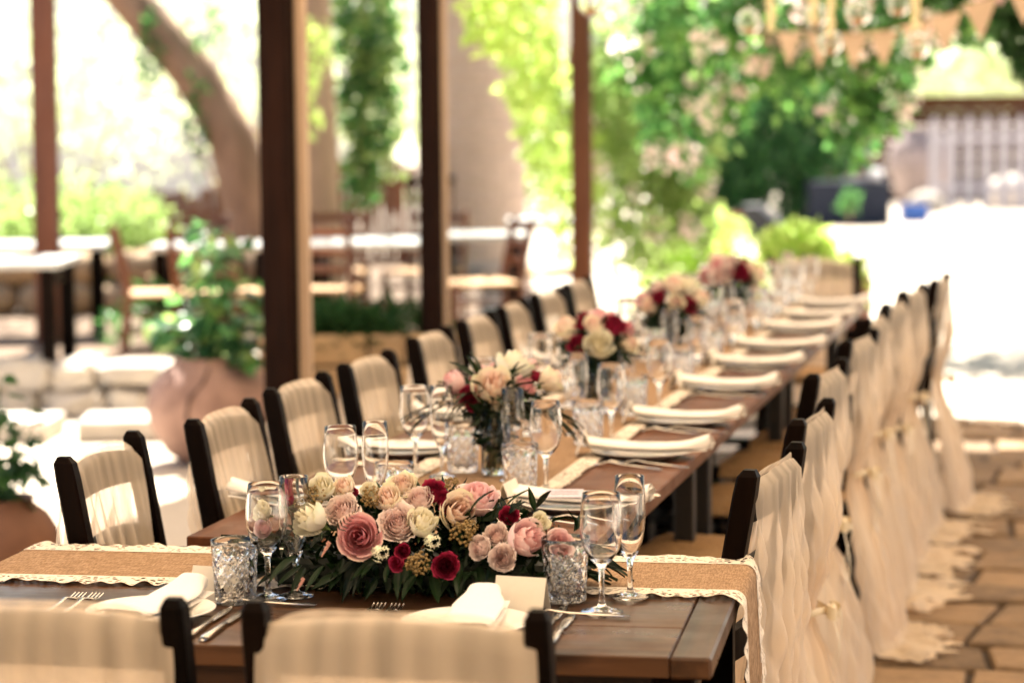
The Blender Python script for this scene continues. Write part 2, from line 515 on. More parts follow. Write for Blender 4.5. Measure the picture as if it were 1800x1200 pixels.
# ------------------------------------------------------------------ pergola over the tables
perg = empty('pergola', (-2.85, 4, 0), 0, 'dark brown timber pergola roof on square posts shading the long table', 'pergola')
def world_part(mb, name, mat, parent, smooth=False, attr=None, label=None):
    "geometry given in world coordinates, child of an unrotated parent"
    L = parent.location
    mb.v = [(p[0] - L.x, p[1] - L.y, p[2] - L.z) for p in mb.v]
    return mb.build(name, mat, parent, smooth, attr, label)
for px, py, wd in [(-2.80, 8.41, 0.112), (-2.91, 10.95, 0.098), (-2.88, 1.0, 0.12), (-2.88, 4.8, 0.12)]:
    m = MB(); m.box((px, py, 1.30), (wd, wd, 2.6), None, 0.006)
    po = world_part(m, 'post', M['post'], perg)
for px, py in [(-2.718, 8.435), (-2.844, 10.955)]:  # added pale strips paint the lit side of each post
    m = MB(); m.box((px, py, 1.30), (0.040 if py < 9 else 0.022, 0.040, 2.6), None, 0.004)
    world_part(m, 'lit_side_strip', M['post_lit'], perg, label='pale strip painting the lit side of the dark post')
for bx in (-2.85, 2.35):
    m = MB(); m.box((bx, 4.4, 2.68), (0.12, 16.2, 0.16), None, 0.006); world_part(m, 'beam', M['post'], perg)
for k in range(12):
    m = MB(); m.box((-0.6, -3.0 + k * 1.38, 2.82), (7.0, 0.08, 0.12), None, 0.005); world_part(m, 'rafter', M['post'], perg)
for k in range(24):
    m = MB(); m.grid(lambda u, v, k=k: (-4.1 + k * 0.3 + u * 0.304, -3.7 + 16.4 * v, 2.888 + 0.004 * (k % 2)), 1, 24); world_part(m, 'roof_diffuser', M['roof'], perg)  # added diffusing sheets, width set by the shade they cast
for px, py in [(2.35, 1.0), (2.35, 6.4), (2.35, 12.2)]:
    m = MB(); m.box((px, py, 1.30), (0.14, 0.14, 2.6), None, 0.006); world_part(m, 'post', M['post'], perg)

# ------------------------------------------------------------------ added unseen house behind the camera to block cool fill light
M['plaster'] = mat_simple('ochre_plaster', (0.52, 0.36, 0.20), 0.9, (0.44, 0.30, 0.16), 3, bump=0.3)
hs_ = empty('fill_blocker_wall', (0.5, -4.2, 0), 0, 'unseen ochre wall added behind the viewer to block cool fill light', 'light_blocker')
m = MB(); m.box((-2.75, 0, 1.5), (4.0, 0.35, 3.0), None, 0.02); m.build('wall', M['plaster'], hs_)
m = MB(); m.box((2.75, 0, 1.5), (4.0, 0.35, 3.0), None, 0.02); m.build('wall', M['plaster'], hs_)
m = MB(); m.box((0, 0, 2.65), (1.498, 0.35, 0.7), None, 0.02); m.build('lintel', M['plaster'], hs_)
m = MB(); m.box((0, 0.02, 1.15), (1.49, 0.08, 2.29), None, 0.01); m.build('door', M['post'], hs_)

# ------------------------------------------------------------------ tables
TZ = 0.75
ht = empty('head_table', (-1.19, 3.9, 0), 0, 'dark plank head table in front, crossed by a burlap and lace runner', 'table')
def lp(mb, name, mat, parent, **k): return world_part(mb, name, mat, parent, **k)
X0, X1, Y0, Y1 = -1.86, -0.535, 3.47, 4.285
nb = 4
for k in range(nb):
    ya, yb = Y0 + (Y1 - Y0) * k / nb, Y0 + (Y1 - Y0) * (k + 1) / nb
    m = MB(); m.box(((X0 + X1) / 2, (ya + yb) / 2, TZ - 0.016 + (0.0006 if k % 2 else 0)), (X1 - X0 - 0.125, yb - ya - 0.0006, 0.032), None, 0.002)
    lp(m, 'plank', M['table_dark'], ht)
for xx in (X0 + 0.031, X1 - 0.031):
    m = MB(); m.box((xx, (Y0 + Y1) / 2, TZ - 0.0165), (0.0615, Y1 - Y0, 0.033), None, 0.004)
    lp(m, 'end_board', M['table_dark_end'], ht)
for yy_ in (Y0 + 0.05, Y1 - 0.05):
    m = MB(); m.box(((X0 + X1) / 2, yy_, TZ - 0.078), (X1 - X0 - 0.17, 0.022, 0.09), None, 0.002); lp(m, 'apron', M['table_dark'], ht)
for xx in (X0 + 0.06, X1 - 0.06):
    m = MB(); m.box((xx, (Y0 + Y1) / 2, TZ - 0.078), (0.022, Y1 - Y0 - 0.20, 0.09), None, 0.002); lp(m, 'apron', M['table_dark_end'], ht)
    for yy_ in (Y0 + 0.06, Y1 - 0.06):
        m = MB(); m.box((xx, yy_, 0.359), (0.065, 0.065, 0.718), None, 0.005); lp(m, 'leg', M['chair'], ht)
TX0, TX1 = -1.64, -0.85
TY = [4.325, 6.28, 8.22, 10.16]
tn = ['nearest', 'middle', 'farthest']
for k in range(3):
    ya, yb = TY[k] + 0.002, TY[k + 1] - 0.002
    t = empty('dining_table', ((TX0 + TX1) / 2, (ya + yb) / 2, 0), 0, tn[k] + ' of three red brown tables joined into the long banquet row', 'table', 'long banquet tables end to end')
    for j in range(4):
        xa = TX0 + (TX1 - TX0) * j / 4; xb = TX0 + (TX1 - TX0) * (j + 1) / 4
        m = MB(); m.box(((xa + xb) / 2, (ya + yb) / 2, TZ - 0.016), (xb - xa - 0.0012, yb - ya, 0.032), None, 0.0025)
        lp(m, 'plank', M['table_red'], t)
    for xx in (TX0 + 0.12, TX1 - 0.12):
        m = MB(); m.box((xx, (ya + yb) / 2, TZ - 0.065), (0.025, yb - ya - 0.2, 0.065), None, 0.002); lp(m, 'apron', M['leg_black'], t)
        for yy_ in (ya + 0.14, yb - 0.14):
            m = MB(); m.box((xx, yy_, 0.359), (0.05, 0.05, 0.718), None, 0.004); lp(m, 'leg', M['leg_black'], t)
    for yy_ in (ya + 0.14, yb - 0.14):
        m = MB(); m.box(((TX0 + TX1) / 2, yy_, 0.18), (TX1 - TX0 - 0.30, 0.035, 0.035), None, 0.003); lp(m, 'stretcher', M['leg_black'], t)

# ------------------------------------------------------------------ runners with lace edges
def lace_strip(path, out, width, seed, freq=36.0):
    """path(s)->(point, across unit vector); scalloped lace strip; s in 0..1"""
    w1 = wave(seed, 5, 30); w2 = wave(seed + 1, 6, 55)
    m = MB()
    def fn(u, v):
        p, ac, nn = path(u)
        wd = width * (1 + 0.10 * w1(u * 3)) 
        sc_ = 1 - 0.11 * (1 - abs(math.sin(u * freq * PI))) * v
        rip = 0.004 * w2(u * 8) * v + 0.007 * max(0, w1(u * 9 + 2)) * v * v
        return p + ac * (wd * v * sc_) + nn * (0.003 + rip)
    def at(u, v):
        return 1.0 if (v < 0.12 or v > 0.93 or 0.46 < v < 0.54) else 0.0
    m.grid(fn, int(freq * 8), 14, at)
    return m
# head runner: runs across the table (X) and hangs down at both ends
RA, RB = 3.945, 4.200
def run_head(s, y):
    "s metres from the left end, bends over both table ends"
    drop_l, drop_r = 0.34, 0.52
    Lx = X1 - X0 + 0.012
    rad = 0.018
    wob = 0.004 * math.sin(9 * y + 3 * s)
    if s < drop_l: return Vector((X0 - 0.012 - 0.03 * (1 - s / drop_l), y, TZ - drop_l + s - rad)), Vector((-1, 0, 0.1)).normalized()
    s -= drop_l
    if s < rad * 1.57:
        a = s / rad; return Vector((X0 - 0.012 + rad * (1 - math.cos(a)), y, TZ - rad + rad * math.sin(a) + 0.003)), Vector((-math.cos(a), 0, math.sin(a)))
    s -= rad * 1.57
    if s < Lx - rad * 2 + 0.012: return Vector((X0 - 0.012 + rad + s, y, TZ + 0.003)), Vector((0, 0, 1))
    s -= Lx - rad * 2 + 0.012
    if s < rad * 1.57:
        a = s / rad; return Vector((X1 + 0.012 - rad + rad * math.sin(a), y, TZ - rad + rad * math.cos(a) + 0.003)), Vector((math.sin(a), 0, math.cos(a)))
    s -= rad * 1.57
    return Vector((X1 + 0.012 + 0.05 * s + 0.008 * math.sin(y * 30) * s * 3, y + 0.0 * s, TZ - rad - s + 0.003)), Vector((1, 0, 0.05)).normalized()
STOT = 0.34 + 0.52 + (X1 - X0) + 0.02
runner = empty('head_table_runner', (-1.19, 4.06, TZ), 0, 'tan burlap runner with lace borders across the head table, hanging over its end', 'table runner')
rw = wave(21, 6, 40); rw2 = wave(22, 6, 25)
m = MB()
def rf(u, v):
    y_ = lerp(RA, RB, v)
    p, n_ = run_head(u * STOT, y_)
    return p + n_ * (0.001 + 0.0055 * max(0, rw(u * 12 + v * 0.8) * rw2(v * 4 + u * 3)) + 0.0010 * (1 + rw2(u * 30 + v * 2)))
m.grid(rf, 260, 24)
lp(m, 'burlap_cloth', M['burlap'], runner, smooth=True)
def pf(y_, d):
    def path(u):
        p, n_ = run_head(u * STOT, y_)
        return p, Vector((0, d, 0)), n_
    return path
m = lace_strip(pf(RA + 0.012, -1), -1, 0.068, 5, 54); lp(m, 'lace_border', M['lace'], runner, smooth=True, attr='edge')
m = lace_strip(pf(RB - 0.012, 1), 1, 0.066, 8, 54); lp(m, 'lace_border', M['lace'], runner, smooth=True, attr='edge')
# the head table stands a few degrees off square to the row
HROT = Matrix.Translation((-0.535, 3.90, 0)) @ Matrix.Rotation(R(3.3), 4, 'Z') @ Matrix.Translation((0.535, -3.90, 0))
for o_ in (ht, runner):
    o_.location = HROT @ o_.location; o_.rotation_euler = (0, 0, R(3.3))
# long runner down the middle of the row
runner2 = empty('long_table_runner', (-1.235, 7.2, TZ), 0, 'burlap runner edged with lace down the middle of the long row', 'table runner')
LA, LB = -1.40, -1.085
m = MB(); q1 = wave(31, 6, 18); q2 = wave(32, 5, 20)
m.grid(lambda u, v: Vector((lerp(LA, LB, v), lerp(4.345, 10.14, u), TZ + 0.004 + 0.002 * max(0, q1(u * 30) * q2(v * 3 + u * 9)))), 200, 14)
lp(m, 'burlap_cloth', M['burlap'], runner2, smooth=True)
for xx, d in ((LA + 0.012, -1), (LB - 0.012, 1)):
    m = lace_strip(lambda u, xx=xx, d=d: (Vector((xx, lerp(4.345, 10.14, u), TZ + 0.004)), Vector((d, 0, 0)), Vector((0, 0, 1))), d, 0.05, 40 + d, 150)
    lp(m, 'lace_border', M['lace'], runner2, smooth=True, attr='edge')

# ------------------------------------------------------------------ chairs
def post_y(z):
    return -0.195 - 0.085 * max(0.0, (z - 0.44) / 0.5) ** 1.1
def make_chair(wood):
    t = empty('ladder_back_chair')
    HW = 0.188
    for sx in (-1, 1):
        m = MB()
        zs = [0, 0.15, 0.30, 0.44, 0.56, 0.68, 0.79, 0.87, 0.902, 0.914]
        pr = []
        for z in zs:
            y_ = post_y(z) if z > 0.44 else -0.195 - 0.03 * (0.44 - z) / 0.44
            hx = 0.017 if z < 0.90 else (0.016 if z < 0.91 else 0.010)
            hy = 0.023 if z < 0.90 else (0.021 if z < 0.91 else 0.012)
            pr.append([(sx * HW + a * hx, y_ + b * hy * 0.88, z) for a, b in ((-1, -0.8), (-0.8, -1), (0.8, -1), (1, -0.8), (1, 0.8), (0.8, 1), (-0.8, 1), (-1, 0.8))])
        vv = [p for r_ in pr for p in r_]; ff = []
        for i in range(len(pr) - 1):
            for k in range(8):
                ff.append((i * 8 + k, i * 8 + (k + 1) % 8, (i + 1) * 8 + (k + 1) % 8, (i + 1) * 8 + k))
        ff.append(tuple((len(pr) - 1) * 8 + k for k in range(8))); ff.append(tuple(range(8))[::-1])
        m.add(vv, ff); m.build('back_post', wood, t)
        m = MB(); m.box((sx * 0.195, 0.195, 0.225), (0.036, 0.036, 0.45), None, 0.005); m.build('front_leg', wood, t)
        for z in (0.16, 0.29):
            m = MB(); m.tube([(sx * 0.191, -0.215, z), (sx * 0.195, 0.195, z)], 0.010, 8); m.build('stretcher', wood, t)
    for z in (0.20, 0.32):
        m = MB(); m.tube([(-0.19, 0.195, z), (0.19, 0.195, z)], 0.010, 8); m.build('stretcher', wood, t)
    m = MB(); m.tube([(-0.19, -0.21, 0.25), (0.19, -0.21, 0.25)], 0.010, 8); m.build('stretcher', wood, t)
    for z, hh, nm in ((0.845, 0.060, 'top_rail'), (0.705, 0.05, 'ladder_rail'), (0.58, 0.05, 'ladder_rail')):
        m = MB()
        def rail(u, v, z=z, hh=hh):
            x_ = lerp(-0.178, 0.178, u); arch = 0.016 * (1 - (2 * u - 1) ** 2)
            ring = [(-1, -0.009), (1, -0.009), (1, 0.009), (-1, 0.009), (-1, -0.009)][int(round(v * 4))]
            zz = z + ring[0] * hh / 2 + arch * (1 if ring[0] > 0 else 0.4)
            return (x_, post_y(z) - 0.022 * (1 - (2 * u - 1) ** 2) + ring[1], zz)
        m.grid(rail, 12, 4); m.build(nm, wood, t)
    m = MB()
    def seat(u, v):
        x_ = lerp(-0.21, 0.21, u); y_ = lerp(-0.20, 0.21, v)
        a, b = abs(2 * u - 1), abs(2 * v - 1)
        e = max(a, b)
        cord = 0.0022 * math.sin((x_ if b > a else y_) * 2 * PI / 0.016)
        return (x_, y_, 0.437 + 0.018 * (1 - e ** 6) - 0.010 * (1 - e) - (0.02 if e > 0.985 else 0) + cord * (1 if e < 0.985 else 0.3))
    m.grid(seat, 60, 60); m.grid(lambda u, v: (lerp(-0.21, 0.21, u), lerp(-0.20, 0.21, v), 0.412), 1, 1)
    m.build('woven_seat', M['rush'], t, smooth=True)
    return t
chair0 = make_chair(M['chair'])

def drape_mesh(seed, tied=True, train=0.10):
    rg = random.Random(seed)
    dn = wave(seed + 50, 7, 9); dn2 = wave(seed + 60, 5, 22)
    ph = rg.uniform(0, 6); k1 = rg.uniform(13, 17); pw = wave(seed + 70, 5, 7); tz = 0.50 + rg.uniform(-0.03, 0.04)
    lw = wave(seed + 80, 5, 6); skew = rg.uniform(-0.05, 0.05); bul = rg.uniform(0.006, 0.022); flare = rg.uniform(0.03, 0.07); tiew = rg.uniform(0.50, 0.64); crs = wave(seed + 90, 6, 9)
    def dens(u, v):
        s_ = 2 * u - 1
        st_ = smooth01(0.5 + 0.9 * dn(s_ * 3.2) + 0.25 * dn2(s_ * 2 + v * 0.3))
        return lerp(0.40, 0.57, st_)
    def densb(u, v):
        return min(0.95, dens(u, v) + 0.36 * smooth01((v - 0.12) * 2.6))
    def back(u, v):
        s_ = 2 * u - 1
        L = v * (0.895 + train)
        z = 0.896 - L
        topc = 0.004 - 0.018 * s_ * s_ + 0.0
        hw = lerp(0.182, 0.164, smooth01(L / 0.35))
        if tied:
            kk = math.exp(-((z - tz) / 0.13) ** 2); low = smooth01((tz - z) / 0.45)
            hw = lerp(hw * (1 + 0.10 * math.exp(-((z - 0.72) / 0.14) ** 2)), 0.205, low) * (1 - tiew * kk)
        else:
            low = smooth01((0.75 - z) / 0.7); kk = 0; hw = lerp(0.184, 0.165, low)
        zz = max(z, 0.0)
        yb = post_y(0.875) - 0.020 * (1 - s_ * s_)
        out = 0.016 * smooth01(L / 0.02) + (bul * math.exp(-((z - 0.66) / 0.11) ** 2) if tied else -0.02 * low) - 0.034 * kk + flare * smooth01((tz - z) / 0.5)
        amp = lerp(0.0015, 0.013, smooth01(L / 0.25)) * (1 + 1.1 * smooth01((0.45 - z) / 0.4))
        pl = math.sin(k1 * s_ + ph + 1.3 * pw(s_ * 3)) + 0.4 * math.sin(2.3 * k1 * s_ + ph * 2)
        y_ = yb - out - amp * pl * (1 - 0.3 * kk)
        x_ = s_ * hw + skew * low * s_ * 0.5 + 0.006 * pw(s_ * 6 + v * 3)
        y_ -= 0.010 * crs(s_ * 4 + z * 9) * smooth01(L / 0.2)
        if z < 0.06:
            ex = 0.06 - z
            y_ -= ex * (0.95 + 0.55 * lw(s_ * 2.2)) 
            zz = 0.037 + 0.035 * max(0, lw(s_ * 7 + ex * 22)) * min(1, ex * 14) + max(0, 0.02 - ex) * 0.5
            x_ *= 1 + ex * 1.2
        else:
            zz = z + topc * (1 - smooth01(L / 0.12))
        if zz < 0.037: zz = 0.037
        return (x_, y_, zz)
    def front(u, v):
        s_ = 2 * u - 1
        L = v * 0.44; z = 0.896 - L
        hw = lerp(0.172, 0.130, smooth01(v * 1.1)) 
        topc = 0.012 - 0.03 * abs(s_) ** 5
        pl = math.sin(k1 * s_ + ph + 1.3 * pw(s_ * 3)) + 0.5 * math.sin(2.1 * k1 * s_)
        y_ = post_y(min(0.875, max(z, 0.44))) + 0.018 * smooth01(L / 0.02) - 0.021 * (1 - s_ * s_) * (1 - v * 0.6) + 0.0050 * (pl + 0.6) * min(1.2, v * 3)
        return (s_ * hw, y_, z + topc * (1 - smooth01(L / 0.15)))
    m = MB()
    m.grid(back, 84, 54, densb)
    m.grid(front, 84, 22, dens)
    me = m.mesh('drape_cloth', M['chiffon'], True, 'dens')
    return me, tz
def ribbon_mesh(tz, seed):
    rg = random.Random(seed); m = MB()
    yb = post_y(0.875) - 0.012
    pts = []
    yb -= 0.0
    for k in range(25):
        a = PI + PI * k / 24
        pts.append((0.068 * math.cos(a), yb + 0.010 + 0.034 * math.sin(a), tz + 0.006 * math.sin(2 * a)))
    m.grid(lambda u, v: (lambda p: (p[0], p[1] - 0.003 * math.sin(v * PI), p[2] + (v - 0.5) * 0.016))(pts[int(round(u * 24))]), 24, 3)
    yo = yb - 0.026
    for sx in (-1, 1):                                   # bow loops and tails
        m.grid(lambda u, v, sx=sx: (sx * 0.034 * math.sin(u * PI) * (1 if True else 0), yo - 0.012 - 0.012 * math.sin(u * 2 * PI), tz + 0.012 * (u - 0.5) * 2 + (v - 0.5) * 0.02 * (0.4 + math.sin(u * PI))), 12, 2)
        l_ = rg.uniform(0.14, 0.22); a = rg.uniform(0.02, 0.06) * sx
        m.grid(lambda u, v, sx=sx, l_=l_, a=a: (a * u + (v - 0.5) * 0.018, yo - 0.018 - 0.012 * math.sin(u * 5 + sx), tz - l_ * u), 10, 2)
    m.ball((0, yo - 0.010, tz), 0.012, 8, 5, (1, 0.8, 1.3))
    return m.mesh('ribbon', M['satin'], True)
DR = [drape_mesh(s_) for s_ in (101, 102, 103, 104)]
DRM = [(me, ribbon_mesh(tz, i)) for i, (me, tz) in enumerate(DR)]
DR_LOOSE = drape_mesh(133, False, 0.05)[0]
first = [chair0]
def place_chair(x, y, rz, lab, dlab, var, group, dgroup, loose=False):
    if first:
        c = first.pop()
    else:
        c = copy_tree(chair0)
    c.location = (x, y, 0); c.rotation_euler = (0, 0, rz)
    tag(c, lab, 'chair', group)
    d = empty('chair_drape', (x, y, 0), rz, dlab, 'chair drape', dgroup)
    if loose:
        link('cloth', DR_LOOSE, d)
    else:
        link('cloth', DRM[var][0], d); link('ribbon', DRM[var][1], d)
ORD = ['first', 'second', 'third', 'fourth', 'fifth', 'sixth', 'seventh', 'eighth', 'ninth']
rg = random.Random(8)
GA, GB = 'chairs along the paved side of the row', 'chairs along the potted plant side of the row'
RCH = [(4.46, -0.535, -0.11), (5.17, -0.54, -0.06), (6.05, -0.595, -0.09), (6.93, -0.59, -0.11), (7.64, -0.605, -0.07), (8.22, -0.585, -0.09), (8.82, -0.565, -0.12), (9.40, -0.50, -0.07)]
for i, (y, xt, dz) in enumerate(RCH):
    place_chair(xt - 0.273, y, PI / 2 + dz,
        'dark rush seated chair, ' + ORD[i] + ' from the head table, paved side',
        ('loose cream chiffon hanging straight on the ' if i == 0 else 'cream chiffon tied with ribbon on the ') + ORD[i] + ' chair from the head table, paved side',
        i % 4, GA, 'chiffon drapes on the paved side chairs', i == 0)
for i, y in enumerate([4.41, 4.98, 5.54, 6.11, 6.84, 7.42, 7.95, 8.50, 9.05]):
    place_chair(-1.50 - (0.06 if i == 0 else 0) - min(i, 4) * 0.014 + rg.uniform(-0.01, 0.01), y, -PI / 2 + rg.uniform(-0.04, 0.04),
        'dark rush seated chair, ' + ORD[i] + ' from the head table, potted plant side',
        'pleated cream chiffon over the ' + ORD[i] + ' chair from the head table, potted plant side',
        (i * 3 + 1) % 4, GB, 'chiffon drapes on the plant side chairs')
place_chair(-0.852, 3.26, 0.01, 'dark chair backing onto the camera, right of the two at the head table', 'pale chiffon on the front chair right of the two, dark rail showing through', 2, 'chairs at the head table', 'drapes on the head table chairs')
place_chair(-1.345, 3.25, 0.03, 'dark chair backing onto the camera, left of the two at the head table', 'pale chiffon on the front chair left of the two, cut by the frame', 0, 'chairs at the head table', 'drapes on the head table chairs')
place_chair(-1.09, 10.28, PI + 0.05, 'dark chair at the far end of the long row facing the camera', 'cream chiffon over the chair at the far end of the row', 1, 'chair at the end of the row', 'drape at the end of the row')
# ------------------------------------------------------------------ glasses
def glass_wine():
    m = MB()
    out = [(0.0, 0.0), (0.030, 0.0), (0.0338, 0.0015), (0.0338, 0.0032), (0.020, 0.0065), (0.0075, 0.011), (0.0045, 0.020), (0.0042, 0.045), (0.0050, 0.068), (0.0085, 0.077), (0.0190, 0.087), (0.0275, 0.100), (0.0325, 0.117), (0.0345, 0.136), (0.0338, 0.156), (0.0315, 0.176), (0.0298, 0.1915)]
    inn = [(0.0292, 0.1925), (0.0285, 0.1915), (0.0302, 0.176), (0.0324, 0.156), (0.0331, 0.136), (0.0311, 0.118), (0.0262, 0.102), (0.018, 0.0905), (0.008, 0.0835), (0.0, 0.082)]
    m.lathe(out + inn, 40); return m.mesh('wine_glass_body', M['glass'], True)
def glass_flute():
    m = MB()
    out = [(0.0, 0.0), (0.027, 0.0), (0.0300, 0.0015), (0.0300, 0.003), (0.018, 0.006), (0.0065, 0.010), (0.0042, 0.020), (0.0040, 0.045), (0.0055, 0.060), (0.0130, 0.074), (0.0200, 0.092), (0.0245, 0.115), (0.0262, 0.140), (0.0252, 0.170), (0.0235, 0.200)]
    inn = [(0.0229, 0.201), (0.0222, 0.200), (0.0239, 0.170), (0.0249, 0.140), (0.0231, 0.116), (0.0186, 0.094), (0.0115, 0.079), (0.004, 0.070), (0.0, 0.069)]
    m.lathe(out + inn, 36); return m.mesh('champagne_flute_body', M['glass'], True)
def glass_tumbler():
    m = MB()
    nr = 33; n = 80
    H = 0.104
    out = [(0.0, 0.0), (0.029, 0.0), (0.0325, 0.002)]
    rows = []
    for i in range(nr + 1):
        z = 0.004 + (0.082 - 0.004) * i / nr
        rows.append((0.0335 + 0.0045 * z / H, z))
    top = [(0.0378, 0.0845), (0.0384, 0.096), (0.0386, H)]
    inn = [(0.0380, H + 0.0008), (0.0372, H), (0.0366, 0.09), (0.0345, 0.05), (0.0325, 0.018), (0.029, 0.0125), (0.0, 0.012)]
    prof = out + rows + top + inn
    i0 = len(out); i1 = i0 + nr
    def fn(i, k, r_, z, a):
        if i0 <= i <= i1:
            t = (z - 0.004) / 0.078
            p = a * 10 / (2 * PI); q = t * 3.0
            d1 = abs(((p + q) % 1) - 0.5) * 2; d2 = abs(((p - q) % 1) - 0.5) * 2
            fine = abs(((2 * p + 2 * q) % 1) - 0.5) * 2
            cut = max(0, 1 - d1 * 3.2) + max(0, 1 - d2 * 3.2)
            fan = max(0, 1 - fine * 2.2) * (1 if (d1 > 0.5 and d2 > 0.5) else 0) * 0.5
            return r_ - 0.0036 * min(1.2, cut) - 0.0026 * fan
        return r_
    m.lathe(prof, n, fn=fn)
    me = m.mesh('crystal_tumbler_body', M['crystal'], False)
    sm = [not (i0 * n <= p.vertices[0] < i1 * n) for p in me.polygons]
    me.polygons.foreach_set('use_smooth', sm)
    return me
GW, GF, GT = glass_wine(), glass_flute(), glass_tumbler()
def glass(me, name, cat, x, y, lab, group, rz=0.0, z=TZ + 0.0045):
    o = link(name, me); o.location = (x, y, z); o.rotation_euler = (0, 0, rz)
    return tag(o, lab, cat, group)

# ------------------------------------------------------------------ place settings
def plate_mesh():
    m = MB()
    m.lathe([(0.0, 0.002), (0.055, 0.002), (0.060, 0.0), (0.070, 0.001), (0.092, 0.010), (0.117, 0.018), (0.1195, 0.0195), (0.119, 0.021), (0.116, 0.0208), (0.092, 0.0135), (0.072, 0.006), (0.055, 0.0045), (0.0, 0.0045)], 48)
    return m.mesh('plate', M['porcelain'], True)
PL = plate_mesh()
def napkin_mesh(seed):
    "a napkin rolled flat, lying along +X, sagging into the plate, rolled end at +X"
    rg = random.Random(seed); wv = wave(seed, 5, 8)
    m = MB(); L = 0.285; turns = 2.2; n = 64
    def fn(u, v):
        s_ = u * 2 - 1
        x_ = s_ * L / 2
        th_ = v * turns * 2 * PI
        fr = 1 - 0.62 * v
        open_ = smooth01((s_ - 0.55) / 0.45)
        ry = lerp(0.050, 0.034, open_) * fr; rz = lerp(0.0085, 0.019, open_) * fr * (1 - 0.15 * (1 - abs(s_)))
        yy = math.cos(th_) * ry; zz = math.sin(th_) * rz
        # squarer, folded cross-section
        yy = math.copysign(abs(yy / (ry + 1e-9)) ** 0.55, yy) * ry
        sag = 0.009 * s_ * s_ + 0.004 * max(0, s_) ** 3
        return (x_ + 0.006 * wv(v * 9) + 0.010 * (v - 0.5), yy * (1 + 0.04 * wv(s_ * 3 + v)), 0.018 + sag + zz + 0.0008 * wv(s_ * 9 + th_))
    m.grid(fn, 26, 84)
    # loose folded flap under the roll
    m.grid(lambda u, v: ((u - 0.5) * L * 0.97, lerp(-0.046, 0.044, v), 0.007 + 0.010 * (2 * u - 1) ** 2 + 0.0015 * wv(u * 5 + v * 3)), 16, 6)
    return m.mesh('napkin_cloth', M['linen'], True)
NK = [napkin_mesh(s_) for s_ in (1, 2, 3)]
def emblem_mesh():
    m = MB()
    def sag(x_): 
        s_ = x_ / 0.1425; return 0.0310 + 0.009 * s_ * s_ - 0.0016 * (1 - abs(s_))
    for k in range(14):
        a = 2 * PI * k / 14
        c = (0.013 * math.cos(a), 0.013 * math.sin(a)); d = (math.cos(a + 1.2) * 0.005, math.sin(a + 1.2) * 0.005); e = (-d[1] * 0.4, d[0] * 0.4)
        m.add([(c[0] + p * d[0] + q * e[0] - 0.01, c[1] + p * d[1] + q * e[1], sag(c[0] - 0.01) + 0.0012) for p, q in ((-1, 0), (0, -1), (1, 0), (0, 1))], [(0, 1, 2, 3)])
    for pts in ([(-0.006, -0.006), (-0.006, 0.006), (0.0, -0.002), (0.006, 0.006), (0.006, -0.006)],):
        for a, b in zip(pts[:-1], pts[1:]):
            n_ = Vector((b[1] - a[1], a[0] - b[0])).normalized() * 0.0008
            m.add([(a[0] + n_.x - 0.01, a[1] + n_.y, sag(a[0] - 0.01) + 0.0013), (b[0] + n_.x - 0.01, b[1] + n_.y, sag(b[0] - 0.01) + 0.0013), (b[0] - n_.x - 0.01, b[1] - n_.y, sag(b[0] - 0.01) + 0.0013), (a[0] - n_.x - 0.01, a[1] - n_.y, sag(a[0] - 0.01) + 0.0013)], [(0, 1, 2, 3)])
    return m.mesh('printed_monogram', M['ink'])
EM = emblem_mesh()
def card_mesh(wd=0.085, h=0.052, sp=0.020):
    m = MB(); t = 0.0006
    for s_ in (-1, 1):
        a = [(-wd / 2, s_ * sp, 0), (wd / 2, s_ * sp, 0), (wd / 2, 0, h), (-wd / 2, 0, h)]
        b = [(p[0], p[1] + s_ * t, p[2] + t) for p in a]
        m.add(a + b, [(0, 1, 2, 3), (7, 6, 5, 4), (0, 4, 5, 1), (1, 5, 6, 2), (2, 6, 7, 3), (3, 7, 4, 0)])
    return m.mesh('place_card', M['card'])
CD = card_mesh()
def fork_mesh():
    m = MB()
    pts = [(-0.10, 0, 0.004), (-0.05, 0, 0.005), (0.0, 0, 0.007), (0.03, 0, 0.011), (0.045, 0, 0.008), (0.058, 0, 0.004)]
    def strip(pts, ws, th=0.002):
        vv = []; ff = []
        for (x_, y_, z), w_ in zip(pts, ws):
            vv += [(x_, y_ - w_, z), (x_, y_ - w_ * 0.6, z + th), (x_, y_ + w_ * 0.6, z + th), (x_, y_ + w_, z), (x_, y_, z - th * 0.6)]
        for i in range(len(pts) - 1):
            for k in range(5): ff.append((i * 5 + k, i * 5 + (k + 1) % 5, (i + 1) * 5 + (k + 1) % 5, (i + 1) * 5 + k))
        ff += [tuple(range(5)), tuple((len(pts) - 1) * 5 + k for k in range(5))[::-1]]
        m.add(vv, ff)
    strip(pts, [0.0075, 0.006, 0.0035, 0.003, 0.008, 0.0118])
    for k in range(4):
        y_ = -0.0096 + k * 0.0064
        strip([(0.057, y_, 0.004), (0.075, y_, 0.003), (0.098, y_, 0.0065)], [0.0019, 0.0016, 0.0008], 0.0015)
    return m.mesh('fork_body', M['steel'], True)
